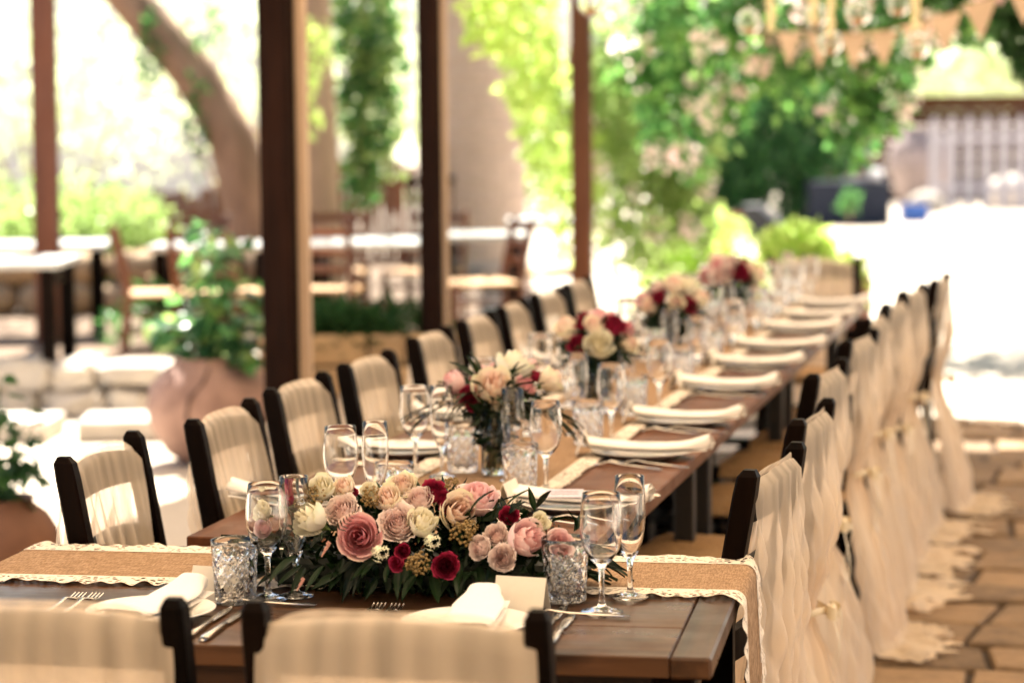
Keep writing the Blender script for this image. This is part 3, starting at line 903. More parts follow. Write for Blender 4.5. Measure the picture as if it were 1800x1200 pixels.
def knife_mesh():
    m = MB()
    vv = []; ff = []
    sec = [(-0.115, 0.006, 0.0035), (-0.11, 0.0085, 0.0045), (-0.02, 0.0065, 0.004), (0.0, 0.005, 0.0035), (0.004, 0.008, 0.0018), (0.06, 0.0095, 0.0014), (0.10, 0.007, 0.001), (0.115, 0.001, 0.0008)]
    for x_, w_, t in sec:
        vv += [(x_, -w_, 0.0025), (x_, -w_ * 0.5, 0.0025 + t), (x_, w_ * 0.5, 0.0025 + t), (x_, w_, 0.0025), (x_, 0, 0.0008)]
    for i in range(len(sec) - 1):
        for k in range(5): ff.append((i * 5 + k, i * 5 + (k + 1) % 5, (i + 1) * 5 + (k + 1) % 5, (i + 1) * 5 + k))
    ff += [tuple(range(5)), tuple((len(sec) - 1) * 5 + k for k in range(5))[::-1]]
    m.add(vv, ff); return m.mesh('knife_body', M['steel'], True)
FK, KN = fork_mesh(), knife_mesh()
def lay(me, name, cat, x, y, z, rz, lab, group):
    o = link(name, me); o.location = (x, y, z); o.rotation_euler = (0, 0, rz); return tag(o, lab, cat, group)
def napkin(x, y, z, rz, lab, group, var, emblem=True):
    e = empty('napkin', (x, y, z), rz, lab, 'napkin', group)
    link('folded_cloth', NK[var], e)
    if emblem: link('printed_monogram', EM, e)
    return e
rg = random.Random(12)
RY = [4.74, 5.50, 6.10, 6.86, 7.52, 8.09, 8.74, 9.31, 9.86]
LY = [4.72, 5.45, 6.08, 6.74, 7.40, 8.02, 8.62, 9.22, 9.82]
def setting(i, side, y):
    sg = 1 if side == 'R' else -1                       # diner on +X side or -X side
    sd = 'paved side' if side == 'R' else 'plant side'
    w_ = ORD[i] + ' place from the head table, ' + sd
    px = -0.965 if side == 'R' else -1.525
    rz = 0 if side == 'R' else PI
    lay(PL, 'plate', 'plate', px, y, TZ + 0.001, 0, 'white dinner plate at the ' + w_, 'dinner plates')
    napkin(px + 0.012 * sg, y, TZ + 0.0095, rz + rg.uniform(-0.13, 0.13), 'white rolled napkin on the plate at the ' + w_, 'rolled napkins', i % 3, not (i == 0 and side == 'R')).scale = (rg.uniform(0.93, 1.04), rg.uniform(0.82, 1.12), rg.uniform(0.8, 1.1))
    lay(CD, 'place_card', 'place card', px - 0.135 * sg, y - 0.01 + rg.uniform(-0.015, 0.015), TZ + 0.008, PI / 2 + rg.uniform(-0.3, 0.3), 'folded cream card at the ' + w_, 'place cards')
    # forks on the diner's left
    fy = y - 0.17 * sg
    for j in range(2):
        lay(FK, 'fork', 'fork', px + (-0.02 + 0.055 * j) * sg, fy + 0.035 * j * sg, TZ + 0.001, (PI if side == 'R' else 0) + (-0.30 + rg.uniform(-0.04, 0.04)), ('outer' if j == 0 else 'inner') + ' steel fork, ' + w_, 'forks')
    ky = y + 0.155 * sg
    for j in range(2):
        lay(KN, 'knife', 'knife', px + (0.01 + 0.01 * j) * sg, ky + 0.03 * j * sg, TZ + 0.001, (PI if side == 'R' else 0) + rg.uniform(-0.06, 0.06), ('inner' if j == 0 else 'outer') + ' steel knife, ' + w_, 'knives')
    # three glasses toward the middle
    if side == 'R':
        gx, gy = (-1.120, y + 0.165), None
        pos = [(-1.122, y + 0.165), (-1.070, y + 0.195), (-1.182, y + 0.345)]
    else:
        pos = [(-1.372, y - 0.265), (-1.408, y - 0.285), (-1.335, y - 0.265)]
        pos = [(-1.315, y - 0.275), (-1.412, y - 0.285), (-1.332, y - 0.355 + 0.09)]
        pos = [(-1.318, y - 0.255), (-1.412, y - 0.285), (-1.338, y - 0.345)]
    ji = lambda: rg.uniform(-0.008, 0.008)
    glass(GT, 'crystal_tumbler', 'tumbler', pos[0][0] + ji(), pos[0][1] + ji(), 'cut crystal tumbler at the ' + w_, 'crystal tumblers', rg.uniform(0, 3))
    glass(GW, 'wine_glass', 'wine glass', pos[1][0] + ji(), pos[1][1] + ji(), 'empty stemmed wine glass at the ' + w_, 'wine glasses')
    glass(GF, 'champagne_flute', 'champagne flute', pos[2][0] + ji(), pos[2][1] + ji(), 'empty champagne flute at the ' + w_, 'champagne flutes')
for i in range(9):
    setting(i, 'R', RY[i])
for i in range(1, 9):
    setting(i, 'L', LY[i])
# first place on the plant side, half behind the flowers
w_ = 'first place from the head table, plant side'
lay(PL, 'plate', 'plate', -1.52, 4.70, TZ + 0.001, 0, 'white dinner plate at the ' + w_, 'dinner plates')
napkin(-1.535, 4.70, TZ + 0.0095, PI + 0.1, 'white rolled napkin on the plate at the ' + w_, 'rolled napkins', 1)
glass(GW, 'wine_glass', 'wine glass', -1.375, 4.47, 'empty stemmed wine glass at the ' + w_, 'wine glasses')
glass(GF, 'champagne_flute', 'champagne flute', -1.310, 4.485, 'empty champagne flute at the ' + w_, 'champagne flutes')
glass(GT, 'crystal_tumbler', 'tumbler', -1.305, 4.60, 'cut crystal tumbler at the ' + w_, 'crystal tumblers')
# lilac tag with handwriting on the first napkin, paved side
m = MB(); m.box((0, 0, 0), (0.075, 0.040, 0.0006), None, 0.0001)
tg = m.build('paper_tag', M['tagpaper']); tg.location = (-0.985, 4.705, TZ + 0.0405); tg.rotation_euler = (0.25, 0.0, 0.15)
tag(tg, 'small lilac paper tag with handwriting on the first napkin, paved side', 'paper tag')
m = MB(); wv = wave(77, 6, 60)
for r_ in range(2):
    pts = [((-0.028 + 0.056 * t / 40), 0.006 - r_ * 0.012 + 0.003 * math.sin(t * 0.9 + 2 * wv(t * 0.1)), 0.0006) for t in range(41)]
    m.tube(pts, 0.0005, 4)
m.build('handwriting', M['ink'], tg)

# head table settings
for px, nm, rz in ((-0.905, 'right', PI / 2 + 0.10), (-1.42, 'left', PI / 2 - 0.12)):
    w_ = 'at the ' + nm + ' seat of the head table'
    lay(PL, 'plate', 'plate', px, 3.585, TZ + 0.001, 0, 'white dinner plate ' + w_, 'dinner plates').scale = (0.86, 0.86, 0.9)
    napkin(px + 0.01, 3.595, TZ + 0.0085, rz, 'white rolled napkin pointing at the camera ' + w_, 'rolled napkins', 0 if nm == 'right' else 2, False).scale = (0.86, 0.86, 0.9)
    lay(CD, 'place_card', 'place card', px + 0.045, 3.765, TZ + 0.001, -0.12, 'cream tent card standing behind the plate ' + w_, 'place cards')
    lay(FK, 'fork', 'fork', px + 0.13, 3.715, TZ + 0.001, PI + 0.05, 'small dessert fork by the card ' + w_, 'forks')
    for j in range(2):
        lay(FK, 'fork', 'fork', px - 0.15 - 0.03 * j, 3.64, TZ + 0.001, PI / 2 + 0.03, ('inner' if j == 0 else 'outer') + ' dinner fork ' + w_, 'forks')
for px, py, nm in ((-1.318, 3.575, 'left'), (-1.288, 3.560, 'left'), (-0.790, 3.685, 'right'), (-0.765, 3.625, 'right')):
    a = 'inner' if px in (-1.318, -0.790) else 'outer'
    lay(KN, 'knife', 'knife', px, py, TZ + 0.001, PI / 2 + 0.05, a + ' steel knife on dark wood at the ' + nm + ' head seat', 'knives')
hw_ = 'at the right end of the flower arrangement'
glass(GT, 'crystal_tumbler', 'tumbler', -0.800, 3.822, 'cut crystal tumbler ' + hw_, 'crystal tumblers', 0.3)
glass(GW, 'wine_glass', 'wine glass', -0.728, 3.760, 'empty wine glass ' + hw_, 'wine glasses', 0, TZ + 0.001)
glass(GF, 'champagne_flute', 'champagne flute', -0.702, 3.868, 'empty champagne flute ' + hw_, 'champagne flutes')
hw_ = 'at the left end of the flower arrangement'
glass(GT, 'crystal_tumbler', 'tumbler', -1.332, 3.735, 'cut crystal tumbler ' + hw_, 'crystal tumblers', 0.9, TZ + 0.001)
glass(GW, 'wine_glass', 'wine glass', -1.288, 3.770, 'empty wine glass ' + hw_, 'wine glasses', 0, TZ + 0.001)
glass(GF, 'champagne_flute', 'champagne flute', -1.250, 3.800, 'empty champagne flute ' + hw_, 'champagne flutes', 0, TZ + 0.001)
# ------------------------------------------------------------------ roses
def rose_mesh(seed, npet=26, openness=1.0, ruffle=0.0, tall=1.0):
    rg = random.Random(seed); m = MB()
    NU, NV = 8, 7
    for i in range(npet):
        t = (i + 0.5) / npet
        phi = i * 2.39996 + rg.uniform(-0.25, 0.25)
        hw0 = lerp(1.25, 0.80, t) * rg.uniform(0.92, 1.1)
        rb = (0.07 + 0.86 * t ** 0.85) * rg.uniform(0.96, 1.04)
        h = lerp(1.12, 0.86 - 0.16 * openness, t) * tall * rg.uniform(0.96, 1.04)
        curl = openness * max(0, t - 0.30) * rg.uniform(0.55, 1.1)
        tilt = rg.uniform(-0.06, 0.06); wv = wave(seed * 97 + i, 4, 5)
        notch = rg.uniform(0.0, 0.10)
        def fn(u, v):
            s_ = 2 * u - 1
            wid = (0.42 + 0.62 * math.sin(PI * min(1, 0.10 + 0.60 * v))) * (1 - 0.55 * smooth01((v - 0.72) / 0.28) * abs(s_) ** 2)
            a = phi + s_ * hw0 * wid
            k = min(1.0, v * 1.25)
            r_ = rb * (math.sin(k * PI / 2) ** 0.75) * (1 - 0.30 * (1 - t) * v ** 3 * (0.5 + 0.5 * (1 - openness)))
            c_ = max(0, (v - 0.62) / 0.38)
            r_ += curl * 0.34 * c_ ** 2 * (1 - 0.3 * s_ * s_)
            r_ *= 1 + 0.07 * s_ + ruffle * 0.10 * wv(s_ * 3 + v * 2) * v
            edge = 0.16 * s_ * s_ * v * v + notch * (1 - abs(s_)) ** 3 * v ** 4
            z = -0.55 + (h + 0.45) * v ** 1.05 - edge - curl * 0.34 * c_ ** 2.4 + ruffle * 0.06 * wv(s_ * 5 + 9) * v + tilt * s_
            return (r_ * math.cos(a), r_ * math.sin(a), z)
        m.grid(fn, NU, NV, lambda u, v: min(1, t * 0.72 + 0.30 * t * max(0, (v - 0.7) / 0.3)))
    # green hip and sepals under the flower
    return m.mesh('rose_petals', ROSE['P'][0], True, 'petal')
RM_OPEN = [rose_mesh(s_, 26, 1.0) for s_ in (3, 4)]
RM_GARD = [rose_mesh(s_, 44, 0.75, 1.0, 0.86) for s_ in (11, 12, 13)]
RM_BUD = [rose_mesh(s_, 18, 0.45, 0.15, 1.22) for s_ in (21, 22, 23)]
def sepal_mesh():
    m = MB(); m.lathe([(0.0, -0.95), (0.10, -0.92), (0.20, -0.75), (0.30, -0.58), (0.20, -0.50)], 8)
    for k in range(5):
        a = 2 * PI * k / 5
        m.grid(lambda u, v: ((0.25 + 0.55 * v) * math.cos(a + (u - 0.5) * 0.7 * (1 - v)), (0.25 + 0.55 * v) * math.sin(a + (u - 0.5) * 0.7 * (1 - v)), -0.62 + 0.10 * v - 0.25 * v * v), 2, 4)
    return m.mesh('sepals', M['greens'], True)
SEP = sepal_mesh()
def orient(o, p, n, spin, sc_):
    q = Vector(n).normalized().to_track_quat('Z', 'Y') @ Quaternion((0, 0, 1), spin)
    o.rotation_mode = 'QUATERNION'; o.rotation_quaternion = q; o.location = p; o.scale = (sc_, sc_, sc_)
def rose(parent, kind, p, n, rad, rg, form=None):
    if form is None:
        form = {'P': RM_OPEN, 'B': RM_GARD, 'R': RM_GARD, 'M': RM_BUD, 'W': RM_BUD, 'Y': RM_GARD[:1] + RM_BUD, 'L': RM_OPEN + RM_BUD[1:2]}[kind]
    o = link('rose', rg.choice(form), parent); omat(o, ROSE[kind][0])
    L = parent.location
    orient(o, (p[0] - L.x, p[1] - L.y, p[2] - L.z), n, rg.uniform(0, 6.28), rad * (1.02 if kind in 'RM' else 1.18))
    o['label'] = ROSE[kind][1]
    return o
def lance_leaf(L=1.0, W=0.26, bend=0.25, nm='leaf', mat=None, n=6):
    m = MB()
    def fn(u, v):
        s_ = 2 * u - 1
        wd = W * math.sin(PI * min(1, v * 0.94 + 0.04)) ** 0.8 * (1.15 - 0.5 * v)
        return (s_ * wd / 2, v * L, 0.10 * W * abs(s_) * 2 - bend * v * v * L + 0.02)
    m.grid(fn, 4, n); return m.mesh(nm, mat, True)
LEAF_R = [lance_leaf(1, 0.24, b, 'ruscus_leaf', M['ruscus']) for b in (0.05, 0.22, 0.40)]
def leaf_at(parent, me, p, d, L, rg, name='leaf', roll=None, wscale=1.0):
    o = link(name, me, parent)
    d = Vector(d).normalized()
    z = Vector((0, 0, 1)) - d * d.z
    if z.length < 0.05: z = Vector((0, -1, 0)) - d * d.dot(Vector((0, -1, 0)))
    z.normalize(); x = d.cross(z)
    rot = Matrix((x, d, z)).transposed().to_quaternion()
    o.rotation_mode = 'QUATERNION'
    o.rotation_quaternion = Quaternion(d, rg.uniform(-0.7, 0.7) if roll is None else roll) @ rot
    PL_ = parent.location
    o.location = (p[0] - PL_.x, p[1] - PL_.y, p[2] - PL_.z); o.scale = (L * wscale, L, L)
    return o
def berry_mesh(seed):
    rg = random.Random(seed); m = MB()
    for k in range(95):
        d = Vector((rg.gauss(0, 1), rg.gauss(0, 1), rg.gauss(0, 1) + 0.5)).normalized()
        r_ = rg.uniform(0.55, 1.0)
        m.ball(d * r_, rg.uniform(0.09, 0.14), 6, 4)
    return m.mesh('berries', M['berry'], True)
BER = [berry_mesh(1), berry_mesh(2)]
def starflower_mesh(seed):
    rg = random.Random(seed); m = MB()
    for k in range(16):
        d = Vector((rg.gauss(0, 1), rg.gauss(0, 1), rg.gauss(0, 1) + 0.6)).normalized()
        c = d * rg.uniform(0.5, 0.9); x = d.orthogonal().normalized(); y_ = d.cross(x)
        for j in range(5):
            a = 2 * PI * j / 5 + k
            e = x * math.cos(a) + y_ * math.sin(a); f_ = x * math.cos(a + 0.5) + y_ * math.sin(a + 0.5); g_ = x * math.cos(a - 0.5) + y_ * math.sin(a - 0.5)
            m.add([c, c + f_ * 0.2 + d * 0.06, c + e * 0.42 + d * 0.1, c + g_ * 0.2 + d * 0.06], [(0, 1, 2, 3)])
    return m.mesh('starflowers', M['white_flower'])
STF = starflower_mesh(3)
def plume_mesh(seed):
    rg = random.Random(seed); m = MB()
    for k in range(150):
        v = rg.random(); r_ = 0.30 * (1 - v) + 0.04; a = rg.uniform(0, 6.28)
        m.ball((r_ * math.cos(a) * rg.random(), r_ * math.sin(a) * rg.random(), v * 2.0 - 0.6), 0.07, 5, 3, (1, 1, 1.6))
    return m.mesh('plume', M['astilbe'])
PLM = plume_mesh(5)
def leafy_clump(n, blobs, L, W, mat, seed, name, parent, kind=None, up=0.3, curl=0.25, label=None, smooth=False):
    "n leaves scattered through ellipsoids (cx,cy,cz,rx,ry,rz,weight), in world coordinates"
    rs = np.random.RandomState(seed)
    wts = np.array([b[6] for b in blobs], float); wts /= wts.sum()
    pick = rs.choice(len(blobs), n, p=wts); B = np.array([b[:6] for b in blobs], float)[pick]
    d = rs.normal(size=(n, 3)); d /= np.linalg.norm(d, axis=1)[:, None]
    rr = rs.uniform(0.25, 1, n) ** 0.5
    rr *= 1 + 0.25 * np.sin(d[:, 0] * 7 + pick) * np.sin(d[:, 2] * 6 + 1.7 * pick)
    c = B[:, :3] + d * rr[:, None] * B[:, 3:]
    ax = rs.normal(size=(n, 3)) * 0.7 + d * 0.6; ax[:, 2] += up; ax /= np.linalg.norm(ax, axis=1)[:, None]
    sd = np.cross(ax, rs.normal(size=(n, 3))); sd /= np.linalg.norm(sd, axis=1)[:, None]
    nr = np.cross(sd, ax)
    s_ = rs.uniform(0.65, 1.25, n)[:, None]
    l = L * s_; w_ = W * s_ / 2
    P = np.empty((n, 6, 3))
    P[:, 0] = c
    P[:, 1] = c + ax * l * 0.45 + sd * w_ + nr * w_ * 0.35
    P[:, 2] = c + ax * l * 0.45 - nr * l * curl * 0.1
    P[:, 3] = c + ax * l * 0.45 - sd * w_ + nr * w_ * 0.35
    P[:, 4] = c + ax * l - nr * l * curl
    P[:, 5] = c + ax * l * 0.8 - nr * l * curl * 0.55
    off = np.array(parent.location) if parent is not None else np.zeros(3)
    V = (P - off).reshape(-1, 3)
    base = (np.arange(n) * 6)[:, None]
    F1 = base + np.array([0, 1, 4, 2]); F2 = base + np.array([0, 2, 4, 3])
    F = np.concatenate([F1, F2])
    me = bpy.data.meshes.new(name)
    me.from_pydata(V.tolist(), [], F.tolist())
    me.materials.append(mat)
    o = link(name, me, parent)
    if kind: o['kind'] = kind
    if label: o['label'] = label
    return o

# ------------------------------------------------------------------ low arrangement on the head table
ARR = [('P',-1.133,3.779,0.858,0.0343),('B',-1.078,3.817,0.876,0.0298),('W',-1.039,3.823,0.874,0.0251),('Y',-0.988,3.858,0.890,0.0318),('L',-0.961,3.890,0.909,0.0339),('R',-1.036,3.886,0.920,0.0227),('R',-1.016,3.877,0.910,0.0160),('B',-1.056,3.865,0.908,0.0226),('Y',-1.103,3.852,0.907,0.0235),('B',-1.174,3.817,0.894,0.0262),('W',-1.218,3.789,0.881,0.0280),('W',-1.216,3.846,0.923,0.0227),('Y',-1.179,3.856,0.924,0.0189),('R',-1.168,3.851,0.918,0.0123),('R',-1.006,3.863,0.897,0.0131),('R',-0.904,3.870,0.884,0.0168),('L',-0.870,3.834,0.851,0.0315),('B',-0.917,3.832,0.858,0.0185),('B',-0.938,3.803,0.841,0.0184),('B',-0.897,3.794,0.827,0.0202),('M',-1.061,3.747,0.822,0.0147),('R',-0.983,3.761,0.818,0.0220),('R',-1.058,3.770,0.838,0.0129),('L',-0.812,3.843,0.847,0.0203),('W',-0.854,3.869,0.874,0.0168),('W',-1.312,3.824,0.887,0.0170),('L',-1.303,3.794,0.863,0.0160),('M',-1.277,3.852,0.902,0.0133),('Y',-1.089,3.883,0.928,0.0227),('W',-1.137,3.862,0.921,0.0151)]
BERRY = [(-1.223,3.827,0.914,0.0207),(-1.131,3.848,0.913,0.0207),(-0.969,3.818,0.861,0.0250),(-1.007,3.899,0.930,0.0142),(-1.026,3.750,0.822,0.0229),(-0.959,3.833,0.870,0.0130),(-1.241,3.810,0.905,0.0131)]
FILL = [(-1.089,3.749,0.837,0.0156),(-1.012,3.786,0.851,0.0147)]
PLUMES = [(-1.176,3.741,0.847,0.0120),(-1.200,3.679,0.800,0.0100)]
rg = random.Random(31)
arr = empty('flower_arrangement', (-1.05, 3.90, TZ), 0, 'long low arrangement of pink, cream and burgundy roses on the head table runner', 'flower arrangement')
AC = Vector((-1.05, 3.93, 0.80))
CAMD = Vector((0.22, -0.95, 0.20))
SPEC = {0: (RM_OPEN, (0.12, -1.0, 0.28)), 1: (RM_GARD, (0.10, -0.8, 0.55)), 2: (RM_BUD, (0.35, -0.45, 0.75)), 3: (RM_BUD, (0.55, -0.75, 0.40)), 4: (RM_OPEN, (0.15, -0.35, 0.9)), 7: (RM_GARD, (0.05, -0.65, 0.75)), 9: (RM_GARD, (-0.1, -0.75, 0.6)), 10: (RM_BUD, (-0.6, -0.5, 0.45)), 16: (RM_BUD, (0.80, -0.45, 0.45)), 8: (RM_BUD, (-0.1, -0.7, 0.7)), 18: (RM_GARD, (-0.35, -0.9, 0.25)), 19: (RM_GARD, (0.1, -0.9, 0.25)), 17: (RM_GARD, (-0.05, -0.8, 0.55))}
for i, (k, x, y, z, r_) in enumerate(ARR):
    p = Vector((x, y, z))
    n_ = ((p - AC) * Vector((1.3, 4, 3)) + CAMD * 0.30 + Vector((rg.uniform(-.15, .15), rg.uniform(-.1, .1), 0.1)))
    form = None
    if i in SPEC: form, n_ = SPEC[i][0], Vector(SPEC[i][1])
    n_ = n_.normalized()
    rose(arr, k, p - n_ * r_ * 0.35, n_, r_, rg, form)
    s_ = link('sepals', SEP, arr)
    orient(s_, p - n_ * r_ * 0.35 - Vector(arr.location), n_, rg.uniform(0, 6), r_ * 0.95)
for x, y, z, r_ in BERRY:
    o = link('berry_cluster', rg.choice(BER), arr); o['kind'] = 'stuff'
    orient(o, Vector((x, y, z)) - Vector(arr.location), (Vector((x, y, z)) - AC), rg.uniform(0, 6), r_ * 0.95)
for x, y, z, r_ in FILL:
    o = link('white_starflower', STF, arr); orient(o, Vector((x, y, z)) - Vector(arr.location), CAMD + Vector((0, 0, .3)), 0.4, r_ * 1.05)
for x, y, z, r_ in PLUMES:
    o = link('astilbe_plume', PLM, arr); orient(o, Vector((x, y, z)) - Vector(arr.location), (-0.25, -0.35, -0.55), 0, r_ * 1.1)
m = MB(); m.box((-1.05, 3.93, TZ + 0.030), (0.52, 0.14, 0.045), None, 0.008); world_part(m, 'foam_tray', M['dark_tray'], arr)
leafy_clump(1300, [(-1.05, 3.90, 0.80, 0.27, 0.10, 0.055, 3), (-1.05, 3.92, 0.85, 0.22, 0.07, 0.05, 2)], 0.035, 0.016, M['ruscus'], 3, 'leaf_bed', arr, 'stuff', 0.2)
# long leaves: left fan, right fan, front droop
for k in range(26):
    z = rg.choice([0.785, 0.80, 0.83]); a = rg.uniform(-0.55, 0.45)
    leaf_at(arr, rg.choice(LEAF_R), (-1.30 + rg.uniform(-0.02, 0.03), 3.86 + rg.uniform(-0.06, 0.06), z), (-1, -0.35 + a, rg.uniform(-0.25, 0.30)), rg.uniform(0.05, 0.095), rg)
for k in range(16):
    a = rg.uniform(-0.2, 0.6)
    leaf_at(arr, rg.choice(LEAF_R), (-0.80 + rg.uniform(-0.04, 0.02), 3.93 + rg.uniform(-0.05, 0.05), rg.choice([0.775, 0.79, 0.81])), (1, -0.3 + a, rg.uniform(-0.25, 0.2)), rg.uniform(0.05, 0.09), rg)
for k in range(34):
    x = rg.uniform(-1.27, -0.90)
    leaf_at(arr, rg.choice(LEAF_R), (x, 3.80 + rg.uniform(-0.02, 0.03), rg.uniform(0.785, 0.82)), ((x + 1.05) * 1.5 + rg.uniform(-.4, .4), -1, rg.uniform(-0.75, -0.05)), rg.uniform(0.05, 0.085), rg)
for k in range(24):
    x = rg.uniform(-1.27, -0.83); 
    leaf_at(arr, rg.choice(LEAF_R), (x, 3.88 + rg.uniform(-0.04, 0.05), rg.uniform(0.86, 0.90)), ((x + 1.05) * 2 + rg.uniform(-.5, .5), rg.uniform(-0.6, 0.5), rg.uniform(0.3, 1)), rg.uniform(0.035, 0.055), rg)
# serrated dark fern in front of the ivory rose
for k, (dx, dz) in enumerate(((-0.8, -0.15), (-0.2, 0.9), (0.6, 0.6))):
    base = Vector((-1.165, 3.755, 0.868)); d = Vector((dx, -0.25, dz)).normalized()
    for j in range(7):
        for sg in (-1, 1):
            pp = base + d * 0.008 * (j + 1)
            dd = d * 0.7 + Vector((-d.z, 0, d.x)) * sg
            leaf_at(arr, LEAF_R[0], pp, dd, 0.014 * (1 - j / 9), rg, 'fern_leaflet', 0.2, 1.6)

# ------------------------------------------------------------------ bouquets in glass vases
def vase_mesh():
    m = MB(); m.lathe([(0.0, 0.0), (0.031, 0.0), (0.0325, 0.002), (0.0325, 0.148), (0.0318, 0.149), (0.0305, 0.148), (0.0305, 0.012), (0.028, 0.009), (0.0, 0.008)], 36)
    return m.mesh('vase_glass', M['glass'], True)
def vwater_mesh():
    m = MB(); m.lathe([(0.0, 0.0085), (0.028, 0.0095), (0.0302, 0.0125), (0.0302, 0.098), (0.0, 0.098)], 32)
    return m.mesh('vase_water', M['water'], True)
VG, VW = vase_mesh(), vwater_mesh()
def bouquet(x, y, roses, lab, vlab, seed, leaves=46):
    rg = random.Random(seed)
    v = empty('glass_vase', (x, y, TZ + 0.006), 0, vlab, 'vase', 'cylinder vases down the runner')
    link('glass_wall', VG, v); link('water', VW, v)
    b = empty('rose_bouquet', (x, y, TZ + 0.016), 0, lab, 'bouquet', 'rose bouquets down the runner')
    top = Vector((x, y, 0.90))
    for k, px, py, pz, r_ in roses:
        p = Vector((px, py, pz)); n_ = ((p - top) * Vector((1, 1, 1.1)) + Vector((0.01, -0.03, 0.02))).normalized()
        rose(b, k, p - n_ * r_ * 0.3, n_, r_, rg)
        s_ = link('sepals', SEP, b); orient(s_, p - n_ * r_ * 0.3 - Vector(b.location), n_, rg.uniform(0, 6), r_ * 0.95)
        m = MB(); a = rg.uniform(0, 6.28)
        m.tube([p - n_ * r_ * 0.8, lerp(p, Vector((x, y, 0.88)), 0.6) , Vector((x + 0.012 * math.cos(a), y + 0.012 * math.sin(a), 0.87)), Vector((x - 0.02 * math.cos(a), y - 0.02 * math.sin(a), TZ + 0.02))], 0.0028, 6)
        world_part(m, 'stem', M['stem'], b, smooth=True)
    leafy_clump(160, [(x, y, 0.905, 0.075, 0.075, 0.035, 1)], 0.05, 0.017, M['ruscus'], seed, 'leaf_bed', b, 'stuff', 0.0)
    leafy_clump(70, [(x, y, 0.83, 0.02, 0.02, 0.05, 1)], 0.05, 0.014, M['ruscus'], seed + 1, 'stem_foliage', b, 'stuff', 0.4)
    for k in range(leaves):
        a = rg.uniform(0, 6.28); el = rg.uniform(-0.35, 1.1)
        d = Vector((math.cos(a) * math.cos(el), math.sin(a) * math.cos(el), math.sin(el)))
        p = Vector((x, y, 0.925)) + Vector((d.x * 0.065, d.y * 0.065, d.z * 0.045))
        leaf_at(b, rg.choice(LEAF_R), p, d + Vector((0, 0, -0.1)), rg.uniform(0.045, 0.075), rg)
    return b
B2 = [('L',-1.321,5.153,0.953,0.0274),('R',-1.289,5.128,0.935,0.0235),('R',-1.272,5.120,0.917,0.0198),('R',-1.276,5.186,0.967,0.0225),('Y',-1.229,5.133,0.946,0.0420),('W',-1.213,5.232,0.978,0.0402),('P',-1.170,5.178,0.949,0.0236),('L',-1.255,5.233,0.980,0.0151),('L',-1.274,5.218,0.977,0.0151),('Y',-1.130,5.239,0.956,0.0276),('R',-1.157,5.244,0.965,0.0188),('W',-1.209,5.154,0.905,0.0347),('R',-1.353,5.229,0.964,0.0152),('L',-1.177,5.282,0.986,0.0152)]
bq = bouquet(-1.235, 5.17, B2, 'bouquet of pink, cream and burgundy roses nearest behind the low arrangement', 'clear cylinder vase nearest the head table, full of dark stems', 5, 54)
rg = random.Random(6)
for k in range(6):                                      # long drooping sprays
    sx = -1 if k < 2 else 1
    base = Vector((-1.235 + sx * 0.06, 5.14, 0.915))
    d = Vector((sx, rg.uniform(-0.5, 0.3), rg.uniform(-0.15, 0.15)))
    p = base.copy()
    for j in range(4):
        d.z -= 0.14; p = p + d.normalized() * 0.028
        leaf_at(bq, LEAF_R[1], p, d + Vector((0, rg.uniform(-.5, .5), rg.uniform(-.3, .2))), rg.uniform(0.045, 0.085), rg, wscale=0.55)
def random_roses(x, y, seed, n=13, pal='YYYRRWPYL', zc=0.965, spread=0.085):
    rg = random.Random(seed); out = []; i = 0
    while len(out) < n and i < 900:
        i += 1
        a = rg.uniform(0, 6.28); el = rg.uniform(-0.15, 1.45)
        p = Vector((x + spread * math.cos(a) * math.cos(el), y + spread * math.sin(a) * math.cos(el), zc - 0.02 + 0.065 * math.sin(el)))
        r_ = rg.uniform(0.022, 0.040)
        if all((p - Vector(q[1:4])).length > (r_ + q[4]) * 0.78 for q in out):
            out.append((pal[len(out) % len(pal)], p.x, p.y, p.z, r_))
    return out
bouquet(-1.225, 6.30, random_roses(-1.225, 6.30, 41, 14, 'YRYPRWYLRY'), 'peach, yellow and burgundy bouquet, second along the long table', 'clear vase under the second bouquet along the long table', 8)
bouquet(-1.235, 7.55, random_roses(-1.235, 7.55, 42, 14, 'YWRYLRYB'), 'peach, white and burgundy bouquet, third along the long table', 'clear vase under the third bouquet along the long table', 9)
bouquet(-1.225, 8.85, random_roses(-1.225, 8.85, 43, 14, 'RYLYRPB'), 'pink, peach and deep red bouquet at the far end of the long table', 'clear vase under the farthest bouquet', 10)
# ------------------------------------------------------------------ background plants, pots
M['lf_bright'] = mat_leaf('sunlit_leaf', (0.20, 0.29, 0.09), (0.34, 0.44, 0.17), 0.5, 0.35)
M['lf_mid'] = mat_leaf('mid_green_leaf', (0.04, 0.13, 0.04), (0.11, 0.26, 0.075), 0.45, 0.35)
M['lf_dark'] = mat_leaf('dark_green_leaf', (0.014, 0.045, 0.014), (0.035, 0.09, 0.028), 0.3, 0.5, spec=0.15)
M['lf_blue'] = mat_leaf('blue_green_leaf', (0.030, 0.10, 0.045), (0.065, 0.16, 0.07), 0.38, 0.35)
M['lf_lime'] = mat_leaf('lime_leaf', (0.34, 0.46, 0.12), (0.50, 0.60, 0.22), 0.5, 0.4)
M['lf_sunlit'] = mat_leaf('sunlit_vine_leaf', (0.13, 0.30, 0.07), (0.26, 0.44, 0.15), 0.5, 0.35)
M['lf_haze'] = mat_leaf('hazy_far_leaf', (0.50, 0.55, 0.42), (0.66, 0.68, 0.56), 0.5, 0.5)  # haze over the far trees painted as whitish leaf colour
M['lf_pale'] = mat_leaf('overexposed_leaf', (0.42, 0.50, 0.30), (0.60, 0.64, 0.46), 0.5, 0.5)  # overexposed sun on the left bushes painted into pale leaves
